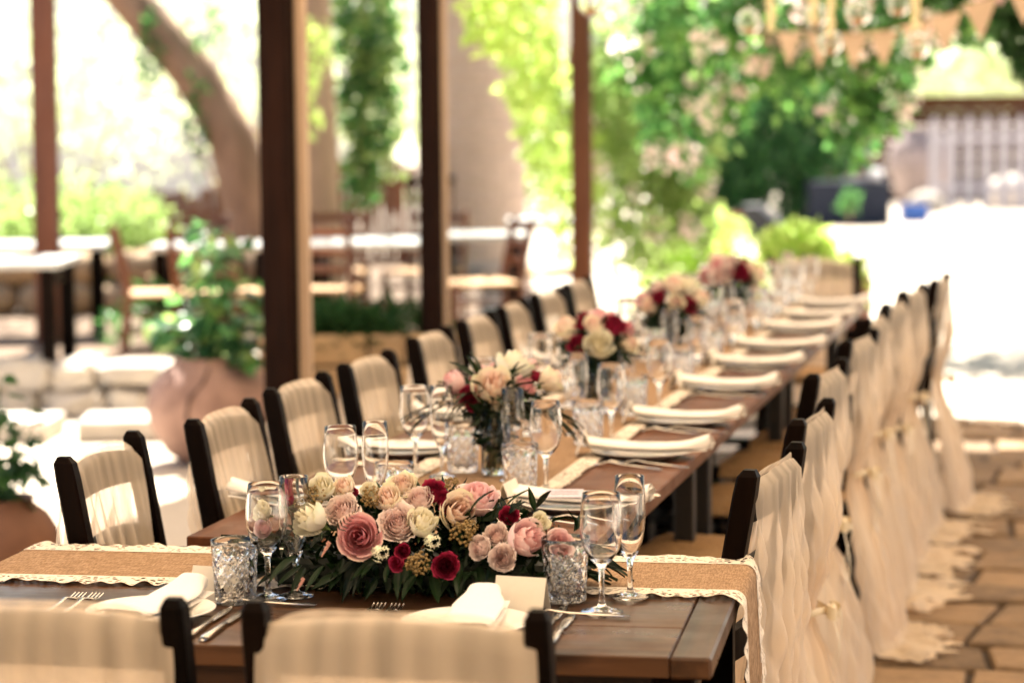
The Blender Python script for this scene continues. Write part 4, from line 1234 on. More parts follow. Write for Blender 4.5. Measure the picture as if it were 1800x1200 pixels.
M['bloom'] = mat_leaf('pale_pink_bloom', (0.78, 0.58, 0.60), (0.85, 0.76, 0.75), 0.4, 0.6)
M['terracotta'] = mat_simple('old_terracotta', (0.17, 0.075, 0.040), 0.75, (0.10, 0.042, 0.024), 5, bump=0.3)
M['pink_terracotta'] = mat_simple('weathered_pink_terracotta', (0.37, 0.23, 0.18), 0.75, (0.20, 0.115, 0.09), 7, bump=0.3)
M['mauve_clay'] = mat_simple('mauve_grey_clay', (0.36, 0.29, 0.275), 0.8, (0.24, 0.19, 0.18), 5)
M['crack'] = mat_simple('dark_crack', (0.10, 0.055, 0.045), 0.9)
M['soil'] = mat_simple('dark_soil', (0.03, 0.02, 0.014), 0.95, bump=0.5)
M['bark'] = mat_simple('tree_bark', (0.40, 0.25, 0.165), 0.85, (0.20, 0.12, 0.075), 6, bump=0.8, bscale=20, stretch=(1, 1, 0.4))
M['palebark'] = mat_simple('pale_bark', (0.50, 0.33, 0.21), 0.85, (0.36, 0.23, 0.14), 6, bump=0.6, stretch=(1, 1, 0.4))
M['palm'] = mat_simple('palm_bark', (0.60, 0.45, 0.37), 0.9, (0.46, 0.34, 0.27), 9, bump=0.8, stretch=(1, 1, 3))
M['plank_red'] = mat_wood('red_brown_plank', (0.22, 0.085, 0.045), (0.13, 0.048, 0.028), 0.7, 2, 0.3)
M['plank_brown'] = mat_wood('dark_brown_plank', (0.075, 0.027, 0.012), (0.04, 0.015, 0.007), 0.8, 0, 0.2, spec=0.05)
M['white_paint'] = mat_simple('white_paint', (0.72, 0.70, 0.70), 0.6)
M['picket'] = mat_simple('weathered_white_picket', (0.50, 0.47, 0.52), 0.7, (0.42, 0.40, 0.44), 6)
M['tabletop_pale'] = mat_simple('pale_worn_tabletop', (0.55, 0.55, 0.52), 0.35, (0.45, 0.45, 0.43), 4)
M['navy'] = mat_simple('navy_cloth', (0.014, 0.020, 0.038), 0.85)
M['blue'] = mat_simple('blue_plastic', (0.02, 0.12, 0.50), 0.4)
M['red'] = mat_simple('red_plastic', (0.45, 0.03, 0.05), 0.4)
M['blackspk'] = mat_simple('black_speaker_mesh', (0.022, 0.024, 0.030), 0.6, bump=0.2, bscale=200)
M['juice'] = mat_simple('orange_juice', (0.75, 0.32, 0.03), 0.3)
M['wax'] = mat_simple('amber_candle_wax', (0.55, 0.26, 0.09), 0.6)
M['garland'] = mat_simple('cream_flower_string', (0.80, 0.72, 0.46), 0.8, (0.70, 0.62, 0.36), 60)
M['twine'] = mat_simple('jute_twine', (0.30, 0.20, 0.11), 0.9)
M['darkmetal'] = mat_simple('dark_metal', (0.03, 0.03, 0.035), 0.5)

def pot(loc, prof, mat, lab, name='clay_pot', n=40, crack=None):
    e = empty(name, loc, 0, lab, 'pot')
    m = MB(); m.lathe(prof, n); m.build('pot_body', mat, e, True)
    if crack: 
        m = MB()
        pts = []
        for j in range(len(crack)):
            a, z, r_ = crack[j]; pts.append((r_ * math.cos(a), r_ * math.sin(a), z))
        m.tube(pts, 0.008, 5); m.build('repaired_crack', M['crack'], e)
    zt = max(p[1] for p in prof); rt = prof[-1][0]
    m = MB(); m.lathe([(0.0, zt - 0.03), (rt + 0.005, zt - 0.03)], 24); m.build('soil', M['soil'], e)
    return e
def broad_leaf(bend, W=0.9):
    m = MB()
    def fn(u, v):
        s_ = 2 * u - 1
        wd = W * (math.sin(PI * min(1, v * 0.85 + 0.12)) ** 0.6) * (1 + 0.12 * math.cos(v * 12) * abs(s_))
        return (s_ * wd / 2, v, 0.10 * abs(s_) - bend * v * v)
    m.grid(fn, 4, 6); return m.mesh('broad_leaf', M['lf_mid'], True)
BL = [broad_leaf(b) for b in (0.1, 0.3, 0.5)]
def leafy_plant(name, loc, stems, lab, nleaf, size, mats, seed, cat='plant', stemr=0.006):
    "individual leaves on stems; stems: list of (dx,dy,height)"
    rg = random.Random(seed)
    e = empty(name, loc, 0, lab, cat)
    L = Vector(loc)
    for dx, dy, h in stems:
        m = MB(); m.tube([(0, 0, -0.04), (dx * 0.4, dy * 0.4, h * 0.5), (dx, dy, h)], [stemr, stemr * 0.8, stemr * 0.4], 6); m.build('stem', M['stem'], e, True)
    for k in range(nleaf):
        dx, dy, h = rg.choice(stems); t = rg.uniform(0.12, 1.0)
        p = L + Vector((dx * t, dy * t, h * t)) 
        a = rg.uniform(0, 6.28); d = Vector((math.cos(a), math.sin(a), rg.uniform(-0.3, 0.5)))
        q = p + d * rg.uniform(0.02, 0.09) * size / 0.08
        o = leaf_at(e, rg.choice(BL), q, d + Vector((0, 0, -0.2)), size * rg.uniform(0.7, 1.25), rg)
        omat(o, rg.choice(mats))
    return e
# dark terracotta pot at the left edge
lp_ = (-3.46, 7.40, 0)
pot(lp_, [(0.0, 0.0), (0.11, 0.0), (0.16, 0.03), (0.195, 0.085), (0.205, 0.14), (0.195, 0.195), (0.165, 0.245), (0.125, 0.275), (0.115, 0.29), (0.125, 0.30), (0.115, 0.30), (0.10, 0.285)], M['terracotta'], 'round dark terracotta pot at the left edge of the picture')
leafy_plant('potted_geranium', (-3.46, 7.40, 0.28), [(0.04, -0.05, 0.36), (-0.08, 0.02, 0.40), (0.14, 0.0, 0.27), (0.17, -0.04, 0.14), (-0.12, -0.08, 0.2), (0.09, 0.1, 0.32), (0.02, 0.0, 0.42)], 'dark leafy geranium in the left edge pot', 80, 0.06, [M['lf_dark']], 4)  # dark leaf colour stands in for shade on this plant
# big weathered jar with the tall plant
bp = (-3.77, 10.30, 0)
pot(bp, [(0.0, 0.0), (0.13, 0.0), (0.20, 0.05), (0.27, 0.16), (0.290, 0.26), (0.265, 0.36), (0.20, 0.43), (0.155, 0.455), (0.17, 0.475), (0.155, 0.475), (0.14, 0.45)], M['pink_terracotta'], 'big weathered pink clay jar with a dark crack, beside the front post', 'clay_jar',
    crack=[(-1.25, 0.44, 0.19), (-1.35, 0.38, 0.25), (-1.55, 0.32, 0.283), (-1.6, 0.24, 0.292), (-1.5, 0.15, 0.268), (-1.45, 0.06, 0.215)])
leafy_plant('tall_potted_plant', (-3.77, 10.30, 0.44), [(0.05, 0, 0.62), (-0.03, 0.05, 0.55), (0.16, -0.05, 0.35), (-0.24, -0.03, 0.22), (0.24, 0, 0.20), (-0.16, 0.1, 0.3), (0.26, -0.08, 0.06), (0.0, 0, 0.66), (0.12, 0.05, 0.58)], 'tall bushy plant with broad leaves growing from the cracked clay jar', 190, 0.085, [M['lf_mid'], M['lf_blue'], M['lf_blue'], M['lf_bright'], M['lf_dark']], 7)
# tan stone planter with dark fern
pl = empty('stone_planter', (-3.10, 10.95, 0), YAW, 'tan stone planter behind the chairs between the two near posts', 'planter')
rg = random.Random(3)
zz = 0.0
while zz < 0.46:
    hh = rg.uniform(0.10, 0.16); xx = -0.62
    while xx < 0.42:
        L_ = rg.uniform(0.16, 0.30)
        m = MB(); m.box((xx + L_ / 2, 0, zz + hh / 2), (L_ - 0.010, 0.30 + rg.uniform(-0.02, 0.02), hh - 0.010), None, 0.014); m.build('stone', M['tanstone'], pl)
        xx += L_
    zz += hh
m = MB(); m.box((-0.10, 0.0, 0.24), (1.02, 0.26, 0.46), None, 0.01); m.build('mortar_core', M['soil'], pl)
fe = empty('fern', (-3.36, 10.95, 0.48), 0, 'dark green fern spilling over the tan stone planter', 'plant')
leafy_clump(700, [(-3.36, 10.93, 0.50, 0.22, 0.12, 0.08, 3), (-3.10, 11.0, 0.52, 0.20, 0.1, 0.04, 1)], 0.17, 0.026, M['lf_dark'], 12, 'fronds', fe, None, 0.6)
leafy_clump(500, [(-3.36, 10.95, 0.52, 0.24, 0.13, 0.08, 3)], 0.08, 0.028, M['lf_dark'], 13, 'lower_fronds', fe, None, 0.3)

# ------------------------------------------------------------------ terrace with low stone wall
ZT = 0.24
tm = MB(); 
def along(c, s_, d=0.0):
    return Vector((c[0] + r0.x * s_ + f0.x * d, c[1] + r0.y * s_ + f0.y * d, 0))
wc = (-4.95, 11.95)
rp = lambda s_, d, z: (wc[0] + r0.x * s_ + f0.x * d, wc[1] + r0.y * s_ + f0.y * d, z)
tm.add([rp(-9, 0.25, ZT), rp(1.9, 0.25, ZT), rp(1.9, 10, ZT), rp(-9, 10, ZT), rp(-9, 0.25, 0), rp(1.9, 0.25, 0), rp(1.9, 10, 0), rp(-9, 10, 0)], [(0, 1, 2, 3), (4, 5, 1, 0), (5, 6, 2, 1), (6, 7, 3, 2)])
M['earth'] = mat_simple('shaded_earth', (0.20, 0.135, 0.085), 0.95, (0.12, 0.08, 0.05), 3, bump=0.4)  # terrace shade painted as a darker brown ground colour
tag(tm.build('terrace', M['earth']), 'raised terrace behind the low white stone wall', kind='structure')
wl = empty('stone_wall', (wc[0], wc[1], 0), YAW, 'low wall of pale rounded rubble stones edging the terrace', 'wall')
rg = random.Random(15)
for row in range(2):
    xx = -2.6
    while xx < 1.85:
        L_ = rg.uniform(0.14, 0.46); hh = rg.uniform(0.10, 0.19)
        m = MB(); wv = wave(int(xx * 100) + row * 7, 4, 4)
        zc = 0.075 + row * 0.14
        def st(u, v):
            th_ = u * 2 * PI; ph_ = (v - 0.5) * PI
            k = 1 + 0.30 * wv(math.cos(th_) * 2 + v * 5) + 0.12 * wv(math.sin(th_) * 7 + v * 11)
            ce = lambda q: math.copysign(abs(q) ** 0.40, q)
            return (xx + L_ / 2 + ce(math.cos(th_)) * ce(math.cos(ph_)) * (L_ / 2) * 0.99, ce(math.sin(th_)) * ce(math.cos(ph_)) * 0.20 * k, zc + ce(math.sin(ph_)) * hh / 2 * k)
        m.grid(st, 14, 7); m.build('stone', M['rubble'], wl, False)
        xx += L_ * 0.97
# tan stones banked behind the terrace tables
bk = empty('rock_bank', (wc[0] + f0.x * 3.6 - r0.x * 1.2, wc[1] + f0.y * 3.6 - r0.y * 1.2, ZT), YAW, 'bank of tan rocks behind the terrace tables', 'rock bank')
for row in range(2):
    xx = -3.2
    while xx < 1.6:
        L_ = rg.uniform(0.3, 0.6); hh = rg.uniform(0.2, 0.26); wv = wave(int(xx * 90) + row * 5 + 400, 4, 4); zc = 0.10 + row * 0.2
        def st2(u, v):
            th_ = u * 2 * PI; ph_ = (v - 0.5) * PI; k = 1 + 0.15 * wv(th_ + v * 3); ce = lambda q: math.copysign(abs(q) ** 0.65, q)
            return (xx + L_ / 2 + ce(math.cos(th_)) * ce(math.cos(ph_)) * L_ / 2, ce(math.sin(th_)) * ce(math.cos(ph_)) * 0.22 * k + row * 0.1, zc + ce(math.sin(ph_)) * hh / 2 * k)
        m = MB(); m.grid(st2, 12, 6); m.build('stone', M['tanstone'], bk, True)
        xx += L_ * 0.95
# two pale stone slabs as a step in front of the wall
for sx, nm in ((-0.4, 'left'), (0.35, 'right')):
    p = along(wc, sx, -0.95); m = MB(); m.box((0, 0, 0.05), (0.62, 0.42, 0.10), None, 0.008)
    o = m.build('stone_slab', M['rubble']); o.location = p; o.rotation_euler = (0, 0, YAW + sx * 0.1)
    tag(o, 'flat pale stone slab lying before the low wall, ' + nm + ' one of two', 'stone slab', 'slabs before the wall')

# ------------------------------------------------------------------ terrace furniture
def terrace_table(x, y, w_, d, lab, rz=YAW):
    e = empty('terrace_table', (x, y, ZT), rz, lab, 'table', 'terrace tables')
    m = MB(); m.box((0, 0, 0.545), (w_, d, 0.035), None, 0.004); m.build('tabletop', M['tabletop_pale'], e)
    for sx in (-1, 1):
        m = MB(); m.box((sx * (w_ / 2 - 0.07), 0, 0.47), (0.03, d - 0.1, 0.08), None, 0.003); m.build('apron', M['chair'], e)
        for sy in (-1, 1):
            m = MB(); m.box((sx * (w_ / 2 - 0.07), sy * (d / 2 - 0.07), 0.264), (0.075, 0.06, 0.528), None, 0.004); m.build('leg', M['chair'], e)
    return e
terrace_table(-5.62, 12.02, 0.85, 0.7, 'terrace table with dark legs nearest the left edge')
terrace_table(-6.12, 13.62, 0.95, 0.7, 'terrace table behind the nearest one, by the left red post', YAW + 0.15)
terrace_table(-4.93, 13.60, 0.72, 0.6, 'terrace table behind the tall potted plant')
terrace_table(-4.06, 13.98, 0.80, 0.75, 'white topped terrace table between the two near pergola posts')
terrace_table(-3.62, 14.85, 0.55, 0.6, 'terrace table right of the second pergola post')
terrace_table(-3.62, 16.9, 0.62, 0.6, 'farthest terrace table, near the palm trunk')
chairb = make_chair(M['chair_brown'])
def tchair(x, y, rz, lab, firstone=False):
    c = chairb if firstone else copy_tree(chairb)
    c.location = (x, y, ZT - 0.02); c.rotation_euler = (0, 0, rz); c.scale = (1, 1, 0.78)
    tag(c, lab, 'chair', 'brown chairs on the terrace')
tchair(-5.02, 12.98, -PI / 2 + 0.35, 'brown ladder back chair facing right beside the tall plant', True)
tchair(-5.42, 14.40, PI, 'brown chair facing the camera behind the tall plant, against the fence')
tchair(-4.62, 14.9, PI + 0.1, 'brown chair facing the camera behind the white topped table, left of two')
tchair(-4.02, 14.95, PI - 0.1, 'brown chair facing the camera behind the white topped table, right of two')
tchair(-4.20, 13.42, 0.1, 'brown chair on the near side of the white topped table')
tchair(-3.42, 13.95, PI / 2 + 0.5, 'brown chair just right of the second pergola post')
tchair(-3.25, 14.9, PI / 2 + 0.2, 'brown chair at the table right of the second pergola post')
tchair(-4.70, 13.10, -0.2, 'brown chair tucked under the table behind the plant')
o = MB(); o.box((0, 0, 0.55), (0.10, 0.10, 0.055), None, 0.01)
# red brown post on the terrace
m = MB(); m.box((0, 0, 1.5), (0.135, 0.125, 3.0), None, 0.008)
o = m.build('timber_post', M['plank_red']); o.location = (-5.86, 13.30, 0.20); o.rotation_euler = (0, 0.008, YAW)
tag(o, 'red brown timber post standing alone on the terrace at far left', 'post')
# far post of the arbor
m = MB(); m.box((0, 0, 1.3), (0.115, 0.115, 2.6), None, 0.008)
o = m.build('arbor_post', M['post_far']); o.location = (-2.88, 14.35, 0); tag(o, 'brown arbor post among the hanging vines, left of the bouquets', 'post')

# ------------------------------------------------------------------ fences and trunks at the back left
def plank_fence(name, c, n, pw, h, lab, seed, z0=ZT):
    rg = random.Random(seed); e = empty(name, (c[0], c[1], z0), YAW, lab, 'fence')
    for k in range(n):
        hh = h + rg.uniform(-0.05, 0.05)
        m = MB(); m.box(((k - n / 2 + 0.5) * pw, rg.uniform(-0.006, 0.006), hh / 2), (pw - 0.012, 0.025, hh), None, 0.004); m.build('plank', M['plank_red'], e)
    for z in (0.2, h - 0.2):
        m = MB(); m.box((0, 0.035, z), (n * pw, 0.04, 0.07), None, 0.004); m.build('rail', M['plank_red'], e)
    return e
plank_fence('plank_fence', (-7.1, 20.0), 15, 0.105, 0.66, 'low red brown plank fence behind the leaning tree', 1)
plank_fence('plank_fence', (-5.95, 20.9), 17, 0.105, 0.90, 'taller red brown plank fence left of the second pergola post', 2)
m = MB(); m.box((0, 0, 0.02), (0.34, 0.2, 0.04), None, 0.004)
sh = empty('lantern', (-5.35, 20.2, 1.02), YAW, 'small white lantern standing on a dark shelf by the fence', 'lantern')
m = MB(); m.lathe([(0.0, 0.0), (0.10, 0.0), (0.10, 0.03), (0.075, 0.05), (0.085, 0.24), (0.11, 0.27), (0.04, 0.34), (0.0, 0.36)], 12); m.build('lantern_body', M['white_paint'], sh, True)
m = MB(); m.tube([(0.05, 0, 0.36), (0.03, 0, 0.44), (-0.03, 0, 0.44), (-0.05, 0, 0.36)], 0.008, 6); m.build('handle', M['darkmetal'], sh)
sf = empty('wall_shelf', (-5.35, 20.2, 0.24), YAW, 'dark shelf stand under the white lantern', 'shelf')
m = MB(); m.box((0, 0, 0.75), (0.44, 0.24, 0.05), None, 0.004); m.build('shelf_board', M['chair'], sf)
for sx in (-1, 1):
    m = MB(); m.box((sx * 0.18, 0, 0.36), (0.05, 0.2, 0.725), None, 0.004); m.build('leg', M['chair'], sf)

def trunk(name, pts, rad, mat, lab, cat='tree', n=14, seed=1):
    e = empty(name, pts[0], 0, lab, cat)
    m = MB(); wv = wave(seed, 6, 8)
    P = [Vector(p) for p in pts]; fine = []; rr = []
    for i in range(len(P) - 1):
        for j in range(6):
            t = j / 6; fine.append(P[i].lerp(P[i + 1], smooth01(t) * 0.3 + t * 0.7)); rr.append(lerp(rad[i], rad[i + 1], t) * (1 + 0.06 * wv(i * 6 + j)))
    fine.append(P[-1]); rr.append(rad[-1])
    m.tube(fine, rr, n); world_part(m, 'trunk', mat, e, True)
    return e
tr = trunk('leaning_tree', [(-5.78, 17.2, 0.1), (-5.90, 17.15, 0.62), (-6.05, 17.13, 1.36), (-6.34, 17.12, 1.86), (-6.82, 17.06, 2.42), (-7.5, 17.0, 3.2), (-8.3, 17.1, 4.1)], [0.27, 0.205, 0.18, 0.168, 0.155, 0.12, 0.07], M['bark'], 'thick leaning tree with ivy on its trunk behind the front post')
m = MB(); m.tube([(-7.0, 17.05, 2.6), (-6.6, 17.15, 3.1), (-6.2, 17.3, 3.5), (-5.6, 17.6, 4.0)], [0.09, 0.075, 0.06, 0.03], 10); world_part(m, 'limb', M['bark'], tr, True)
leafy_clump(2600, [(-8.2, 17.2, 4.4, 1.6, 1.6, 0.9, 3), (-5.6, 17.6, 4.3, 1.5, 1.5, 0.8, 3), (-7, 17.5, 4.9, 1.6, 1.5, 0.8, 3)], 0.10, 0.045, M['lf_bright'], 21, 'crown', tr)
leafy_clump(230, [(-6.27, 16.95, 1.50, 0.07, 0.06, 0.35, 2), (-6.60, 16.90, 2.0, 0.08, 0.06, 0.3, 2), (-6.2, 17.0, 2.2, 0.14, 0.1, 0.2, 1)], 0.07, 0.05, M['lf_mid'], 22, 'ivy', tr)
t2 = trunk('slender_tree', [(-5.11, 16.2, 0.2), (-5.13, 16.28, 0.77), (-5.17, 16.35, 1.6), (-5.21, 16.41, 2.34), (-5.26, 16.5, 3.6)], [0.19, 0.155, 0.145, 0.135, 0.10], M['palebark'], 'pale straight tree trunk right of the front post')
leafy_clump(1500, [(-5.2, 16.6, 4.2, 1.3, 1.3, 0.8, 3)], 0.10, 0.05, M['lf_mid'], 24, 'crown', t2)
iv = empty('ivy_column', (-4.92, 16.9, 0.2), 0, 'dark column of ivy climbing beside the pale trunk', 'ivy')
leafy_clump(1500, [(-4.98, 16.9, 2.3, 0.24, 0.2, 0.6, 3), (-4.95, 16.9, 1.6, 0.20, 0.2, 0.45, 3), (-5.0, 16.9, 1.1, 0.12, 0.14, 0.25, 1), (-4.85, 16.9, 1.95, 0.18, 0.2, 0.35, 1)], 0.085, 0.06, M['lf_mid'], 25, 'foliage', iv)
leafy_clump(700, [(-4.92, 16.85, 2.2, 0.26, 0.22, 0.6, 3), (-4.9, 16.85, 1.5, 0.2, 0.2, 0.5, 2)], 0.09, 0.06, M['lf_bright'], 26, 'lighter_foliage', iv)  # bright leaves painted in to lift the shaded side of the ivy
m = MB(); m.tube([(-5.02, 16.95, 0.2), (-5.0, 16.95, 1.4), (-4.98, 16.95, 2.7)], 0.03, 6); world_part(m, 'stem', M['bark'], iv, True)
pm = empty('palm_tree', (-4.97, 20.45, 0), 0, 'broad pale palm trunk between the pergola posts', 'palm tree')
m = MB()
prof = []
for k in range(60):
    z = k * 0.075; prof.append(((0.42 if z < 0.3 else 0.375) * (1 + 0.014 * (k % 2)) - 0.012 * z, z))
m.lathe(prof, 28); m.build('trunk', M['palm'], pm)
rg = random.Random(9)
for k in range(18):
    a = k * 2.4; m = MB(); Lf = rg.uniform(1.8, 2.4)
    for j in range(26):
        t = j / 26; d = Vector((math.cos(a), math.sin(a), 0)); p = Vector((0, 0, 4.4)) + d * Lf * t + Vector((0, 0, 0.9 * t - 1.6 * t * t))
        for sg in (-1, 1):
            q = Vector((-d.y, d.x, 0)) * sg * 0.42 * math.sin(PI * (0.1 + 0.85 * t)) + d * 0.2 + Vector((0, 0, -0.12))
            m.add([p, p + q * 0.5 + Vector((0, 0, 0.02)), p + q, p + d * 0.03], [(0, 1, 2, 3)])
    m.build('frond', M['lf_mid'], pm)
# bushes behind the terrace
def bush(name, c, rad, n, mat, lab, seed, L=0.09, W=0.05, cat='shrub', blobs=None):
    e = empty(name, (c[0], c[1], 0), 0, lab, cat)
    rg = random.Random(seed)
    bl = blobs or [(c[0] + rg.uniform(-.6, .6) * rad[0], c[1] + rg.uniform(-.5, .5) * rad[1], c[2] + rg.uniform(-.5, .5) * rad[2], rad[0] * 0.62, rad[1] * 0.62, rad[2] * 0.6, 1) for _ in range(7)]
    leafy_clump(n, bl, L, W, mat, seed, 'foliage', e)
    m = MB()
    for k in range(5):
        m.tube([(rg.uniform(-.1, .1), rg.uniform(-.1, .1), 0), (rg.uniform(-.5, .5) * rad[0], rg.uniform(-.5, .5) * rad[1], c[2])], [0.03, 0.012], 6)
    m.build('stems', M['bark'], e)
    return e
bush('shrub', (-8.0, 18.6, 0.75), (0.9, 0.6, 0.7), 2600, M['lf_bright'], 'green shrub at the far left behind the red post', 31)
bush('shrub', (-7.75, 18.2, 0.55), (0.7, 0.5, 0.40), 2000, M['lf_bright'], 'sunlit low shrub left of the leaning tree', 32)
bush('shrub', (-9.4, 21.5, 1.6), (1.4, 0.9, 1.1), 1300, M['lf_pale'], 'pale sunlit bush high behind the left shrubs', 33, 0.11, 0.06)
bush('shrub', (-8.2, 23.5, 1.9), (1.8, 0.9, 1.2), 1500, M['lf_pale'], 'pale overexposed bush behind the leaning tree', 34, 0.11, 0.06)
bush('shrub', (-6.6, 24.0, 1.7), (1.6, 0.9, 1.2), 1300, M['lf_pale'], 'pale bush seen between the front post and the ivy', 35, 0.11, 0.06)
bush('shrub', (-5.0, 13.2, 0.40), (0.5, 0.25, 0.22), 0 + 700, M['lf_mid'], 'green bush under the terrace tables behind the post', 36, 0.07, 0.04)
bw = empty('boundary_wall', (-13.6, 26.3, 0), YAW, 'long whitewashed boundary wall far behind the bushes', 'wall')
m = MB(); m.box((0, 0, 1.3), (11, 0.3, 2.6), None, 0.02); m.build('wall_body', M['white_paint'], bw)
m = MB(); m.box((0, 0, 2.64), (11.1, 0.42, 0.08), None, 0.02); m.build('coping', M['rubble'], bw)

# ------------------------------------------------------------------ vines at the right
def vine(name, blobs, n, mat, lab, seed, L=0.075, W=0.05, nb=10, cat='vine', stemto=2.7, bloomsize=0.085, sunlit_n=0):
    c = blobs[0]; e = empty(name, (c[0], c[1], c[2]), 0, lab, cat)
    leafy_clump(n, blobs, L, W, mat, seed, 'foliage', e, None, -0.35)
    if sunlit_n: leafy_clump(sunlit_n, [(b[0], b[1] - 0.05, b[2] - 0.05, b[3] * 1.08, b[4], b[5] * 1.1, b[6]) for b in blobs], L, W, M['lf_sunlit'], seed + 300, 'lighter_foliage', e, None, -0.35)  # brighter overlay leaves, sunlight put into their colour
    rg = random.Random(seed)
    m = MB()
    for b in blobs:
        m.tube([(b[0] + 0.1, b[1], stemto), (b[0] + rg.uniform(-.1, .1), b[1], b[2] + b[5]), (b[0] + rg.uniform(-.1, .1), b[1], b[2] - b[5] * 0.8)], [0.014, 0.010, 0.004], 5)
    world_part(m, 'vine_stems', M['bark'], e, True)['kind'] = 'stuff'
    for k in range(nb):
        b = rg.choice(blobs); a = rg.uniform(-PI, 0)
        p = Vector((b[0] + b[3] * 0.9 * math.cos(a), b[1] + b[4] * math.sin(a), b[2] + b[5] * rg.uniform(-0.9, 0.8)))
        leafy_clump(26, [(p.x, p.y, p.z, bloomsize, bloomsize * 0.8, bloomsize, 1)], 0.05, 0.05, M['bloom'], seed * 50 + k, 'flower_cluster', e, 'stuff')
    return e
# trellis beams carrying vines, bunting and glass balls
ar = empty('arbor', (-0.3, 12.9, 0), 0, 'timber arbor beams over the far end carrying vines and hanging balls', 'arbor')
for yy_ in (12.95, 14.35, 16.4, 17.8):
    m = MB(); m.box((-0.3, yy_, 2.66), (6.2, 0.09, 0.12), None, 0.005); world_part(m, 'beam', M['post'], ar)
for xx in (-3.3, -1.5, 0.3, 2.1):
    m = MB(); m.box((xx, 15.4, 2.76), (0.07, 5.4, 0.08), None, 0.005); world_part(m, 'rafter', M['post'], ar)
m = MB(); m.box((2.6, 14.35, 1.3), (0.115, 0.115, 2.6), None, 0.005); world_part(m, 'post', M['post'], ar)
roofv = empty('arbor_vine', (-0.3, 14.8, 2.8), 0, 'dense vine roof spread over the far arbor', 'vine')
leafy_clump(4200, [(-2.3, 16.7, 2.85, 1.1, 1.1, 0.22, 1), (-0.4, 16.7, 2.85, 1.2, 1.1, 0.22, 1), (1.6, 16.7, 2.85, 1.2, 1.1, 0.22, 1)], 0.16, 0.11, M['lf_mid'], 40, 'foliage', roofv)
vine('hanging_vine', [(-0.98, 12.9, 2.05, 0.50, 0.28, 0.30, 3), (-1.35, 13.0, 1.92, 0.32, 0.25, 0.30, 2), (-0.60, 12.8, 2.1, 0.35, 0.25, 0.20, 2), (-1.02, 13.1, 1.68, 0.16, 0.15, 0.22, 1), (-1.15, 13.2, 1.50, 0.12, 0.12, 0.25, 0.7), (-0.35, 12.9, 2.22, 0.5, 0.25, 0.18, 2)], 3800, M['lf_mid'], 'flowering vine hanging in the middle behind the burlap bunting', 41, nb=15, sunlit_n=500)
vine('hanging_vine', [(-0.10, 10.9, 2.10, 0.32, 0.25, 0.24, 3), (-0.18, 11.0, 1.86, 0.13, 0.15, 0.22, 2), (-0.02, 11.0, 1.70, 0.12, 0.14, 0.25, 1)], 1500, M['lf_dark'], 'dark vine with pink flowers at the top right edge', 42, nb=4)
vine('hanging_vine', [(-1.95, 13.3, 2.1, 0.45, 0.3, 0.28, 3), (-1.60, 13.3, 1.95, 0.25, 0.25, 0.32, 2), (-2.25, 13.8, 1.9, 0.3, 0.25, 0.3, 2), (-2.25, 14.0, 1.55, 0.22, 0.2, 0.35, 1.2), (-1.86, 13.5, 1.62, 0.10, 0.1, 0.22, 0.5)], 2900, M['lf_mid'], 'leafy vine hanging just right of the far arbor post', 43, nb=22, bloomsize=0.10, sunlit_n=700)
vine('hanging_vine', [(-2.80, 15.2, 1.65, 0.28, 0.25, 0.50, 3), (-2.50, 15.5, 1.40, 0.26, 0.25, 0.50, 3), (-2.75, 15.6, 0.9, 0.26, 0.25, 0.4, 2), (-2.40, 15.6, 1.0, 0.12, 0.2, 0.35, 1)], 3400, M['lf_bright'], 'sunlit curtain of vine falling low right of the far arbor post', 44, nb=8)
vine('hanging_vine', [(-2.98, 13.4, 1.95, 0.16, 0.2, 0.45, 2), (-3.2, 14.6, 1.7, 0.14, 0.2, 0.6, 2), (-3.05, 15.0, 1.1, 0.18, 0.2, 0.5, 2), (-3.0, 12.6, 2.05, 0.16, 0.14, 0.2, 1)], 1900, M['lf_lime'], 'bright yellow green vine trailing left of the far arbor post', 45, nb=3)
vine('hanging_vine', [(-4.75, 14.9, 1.9, 0.12, 0.12, 0.28, 2), (-4.80, 14.9, 1.55, 0.10, 0.1, 0.15, 1)], 170, M['lf_lime'], 'thin yellow vine spray beside the front post', 46, nb=0, stemto=2.9)
bush('shrub', (-2.6, 17.4, 0.45), (0.5, 0.4, 0.4), 1300, M['lf_lime'], 'sunlit yellow green bush behind the far arbor post', 47)
# far hedge
hd = empty('hedge', (-4.3, 34.4, 0), YAW, 'tall dark green hedge behind the black speaker', 'hedge')
leafy_clump(3000, [(-5.0, 34.0, 0.9, 0.9, 0.5, 1.0, 2), (-4.1, 34.2, 1.1, 0.9, 0.5, 1.2, 2), (-3.5, 34.6, 0.8, 0.5, 0.4, 0.9, 1)], 0.16, 0.10, M['lf_mid'], 59, 'lighter_foliage', hd)
leafy_clump(9000, [(-5.2, 34.3, 0.9, 0.9, 0.6, 1.0, 2), (-4.2, 34.6, 1.1, 0.9, 0.6, 1.2, 2), (-3.6, 35.0, 0.8, 0.5, 0.5, 0.9, 1), (-4.6, 34.8, 2.0, 1.3, 0.7, 0.8, 2), (-5.9, 34.2, 1.6, 0.8, 0.6, 1.3, 1)], 0.14, 0.09, M['lf_blue'], 50, 'foliage', hd)
m = MB()
for k in range(7): m.tube([(-1.6 + k * 0.5, 0, 0), (-1.6 + k * 0.5 + 0.1, 0, 1.6)], [0.06, 0.03], 6)
m.build('stems', M['bark'], hd)
bush('shrub', (-6.6, 33.0, 1.1), (1.0, 0.7, 1.3), 3600, M['lf_bright'], 'tall bright bush left of the dark hedge', 51, 0.14, 0.09)
bush('shrub', (-2.2, 47.5, 2.3), (3.0, 1.0, 1.1), 2600, M['lf_haze'], 'pale hazy trees beyond the brown board fence', 52, 0.25, 0.15)
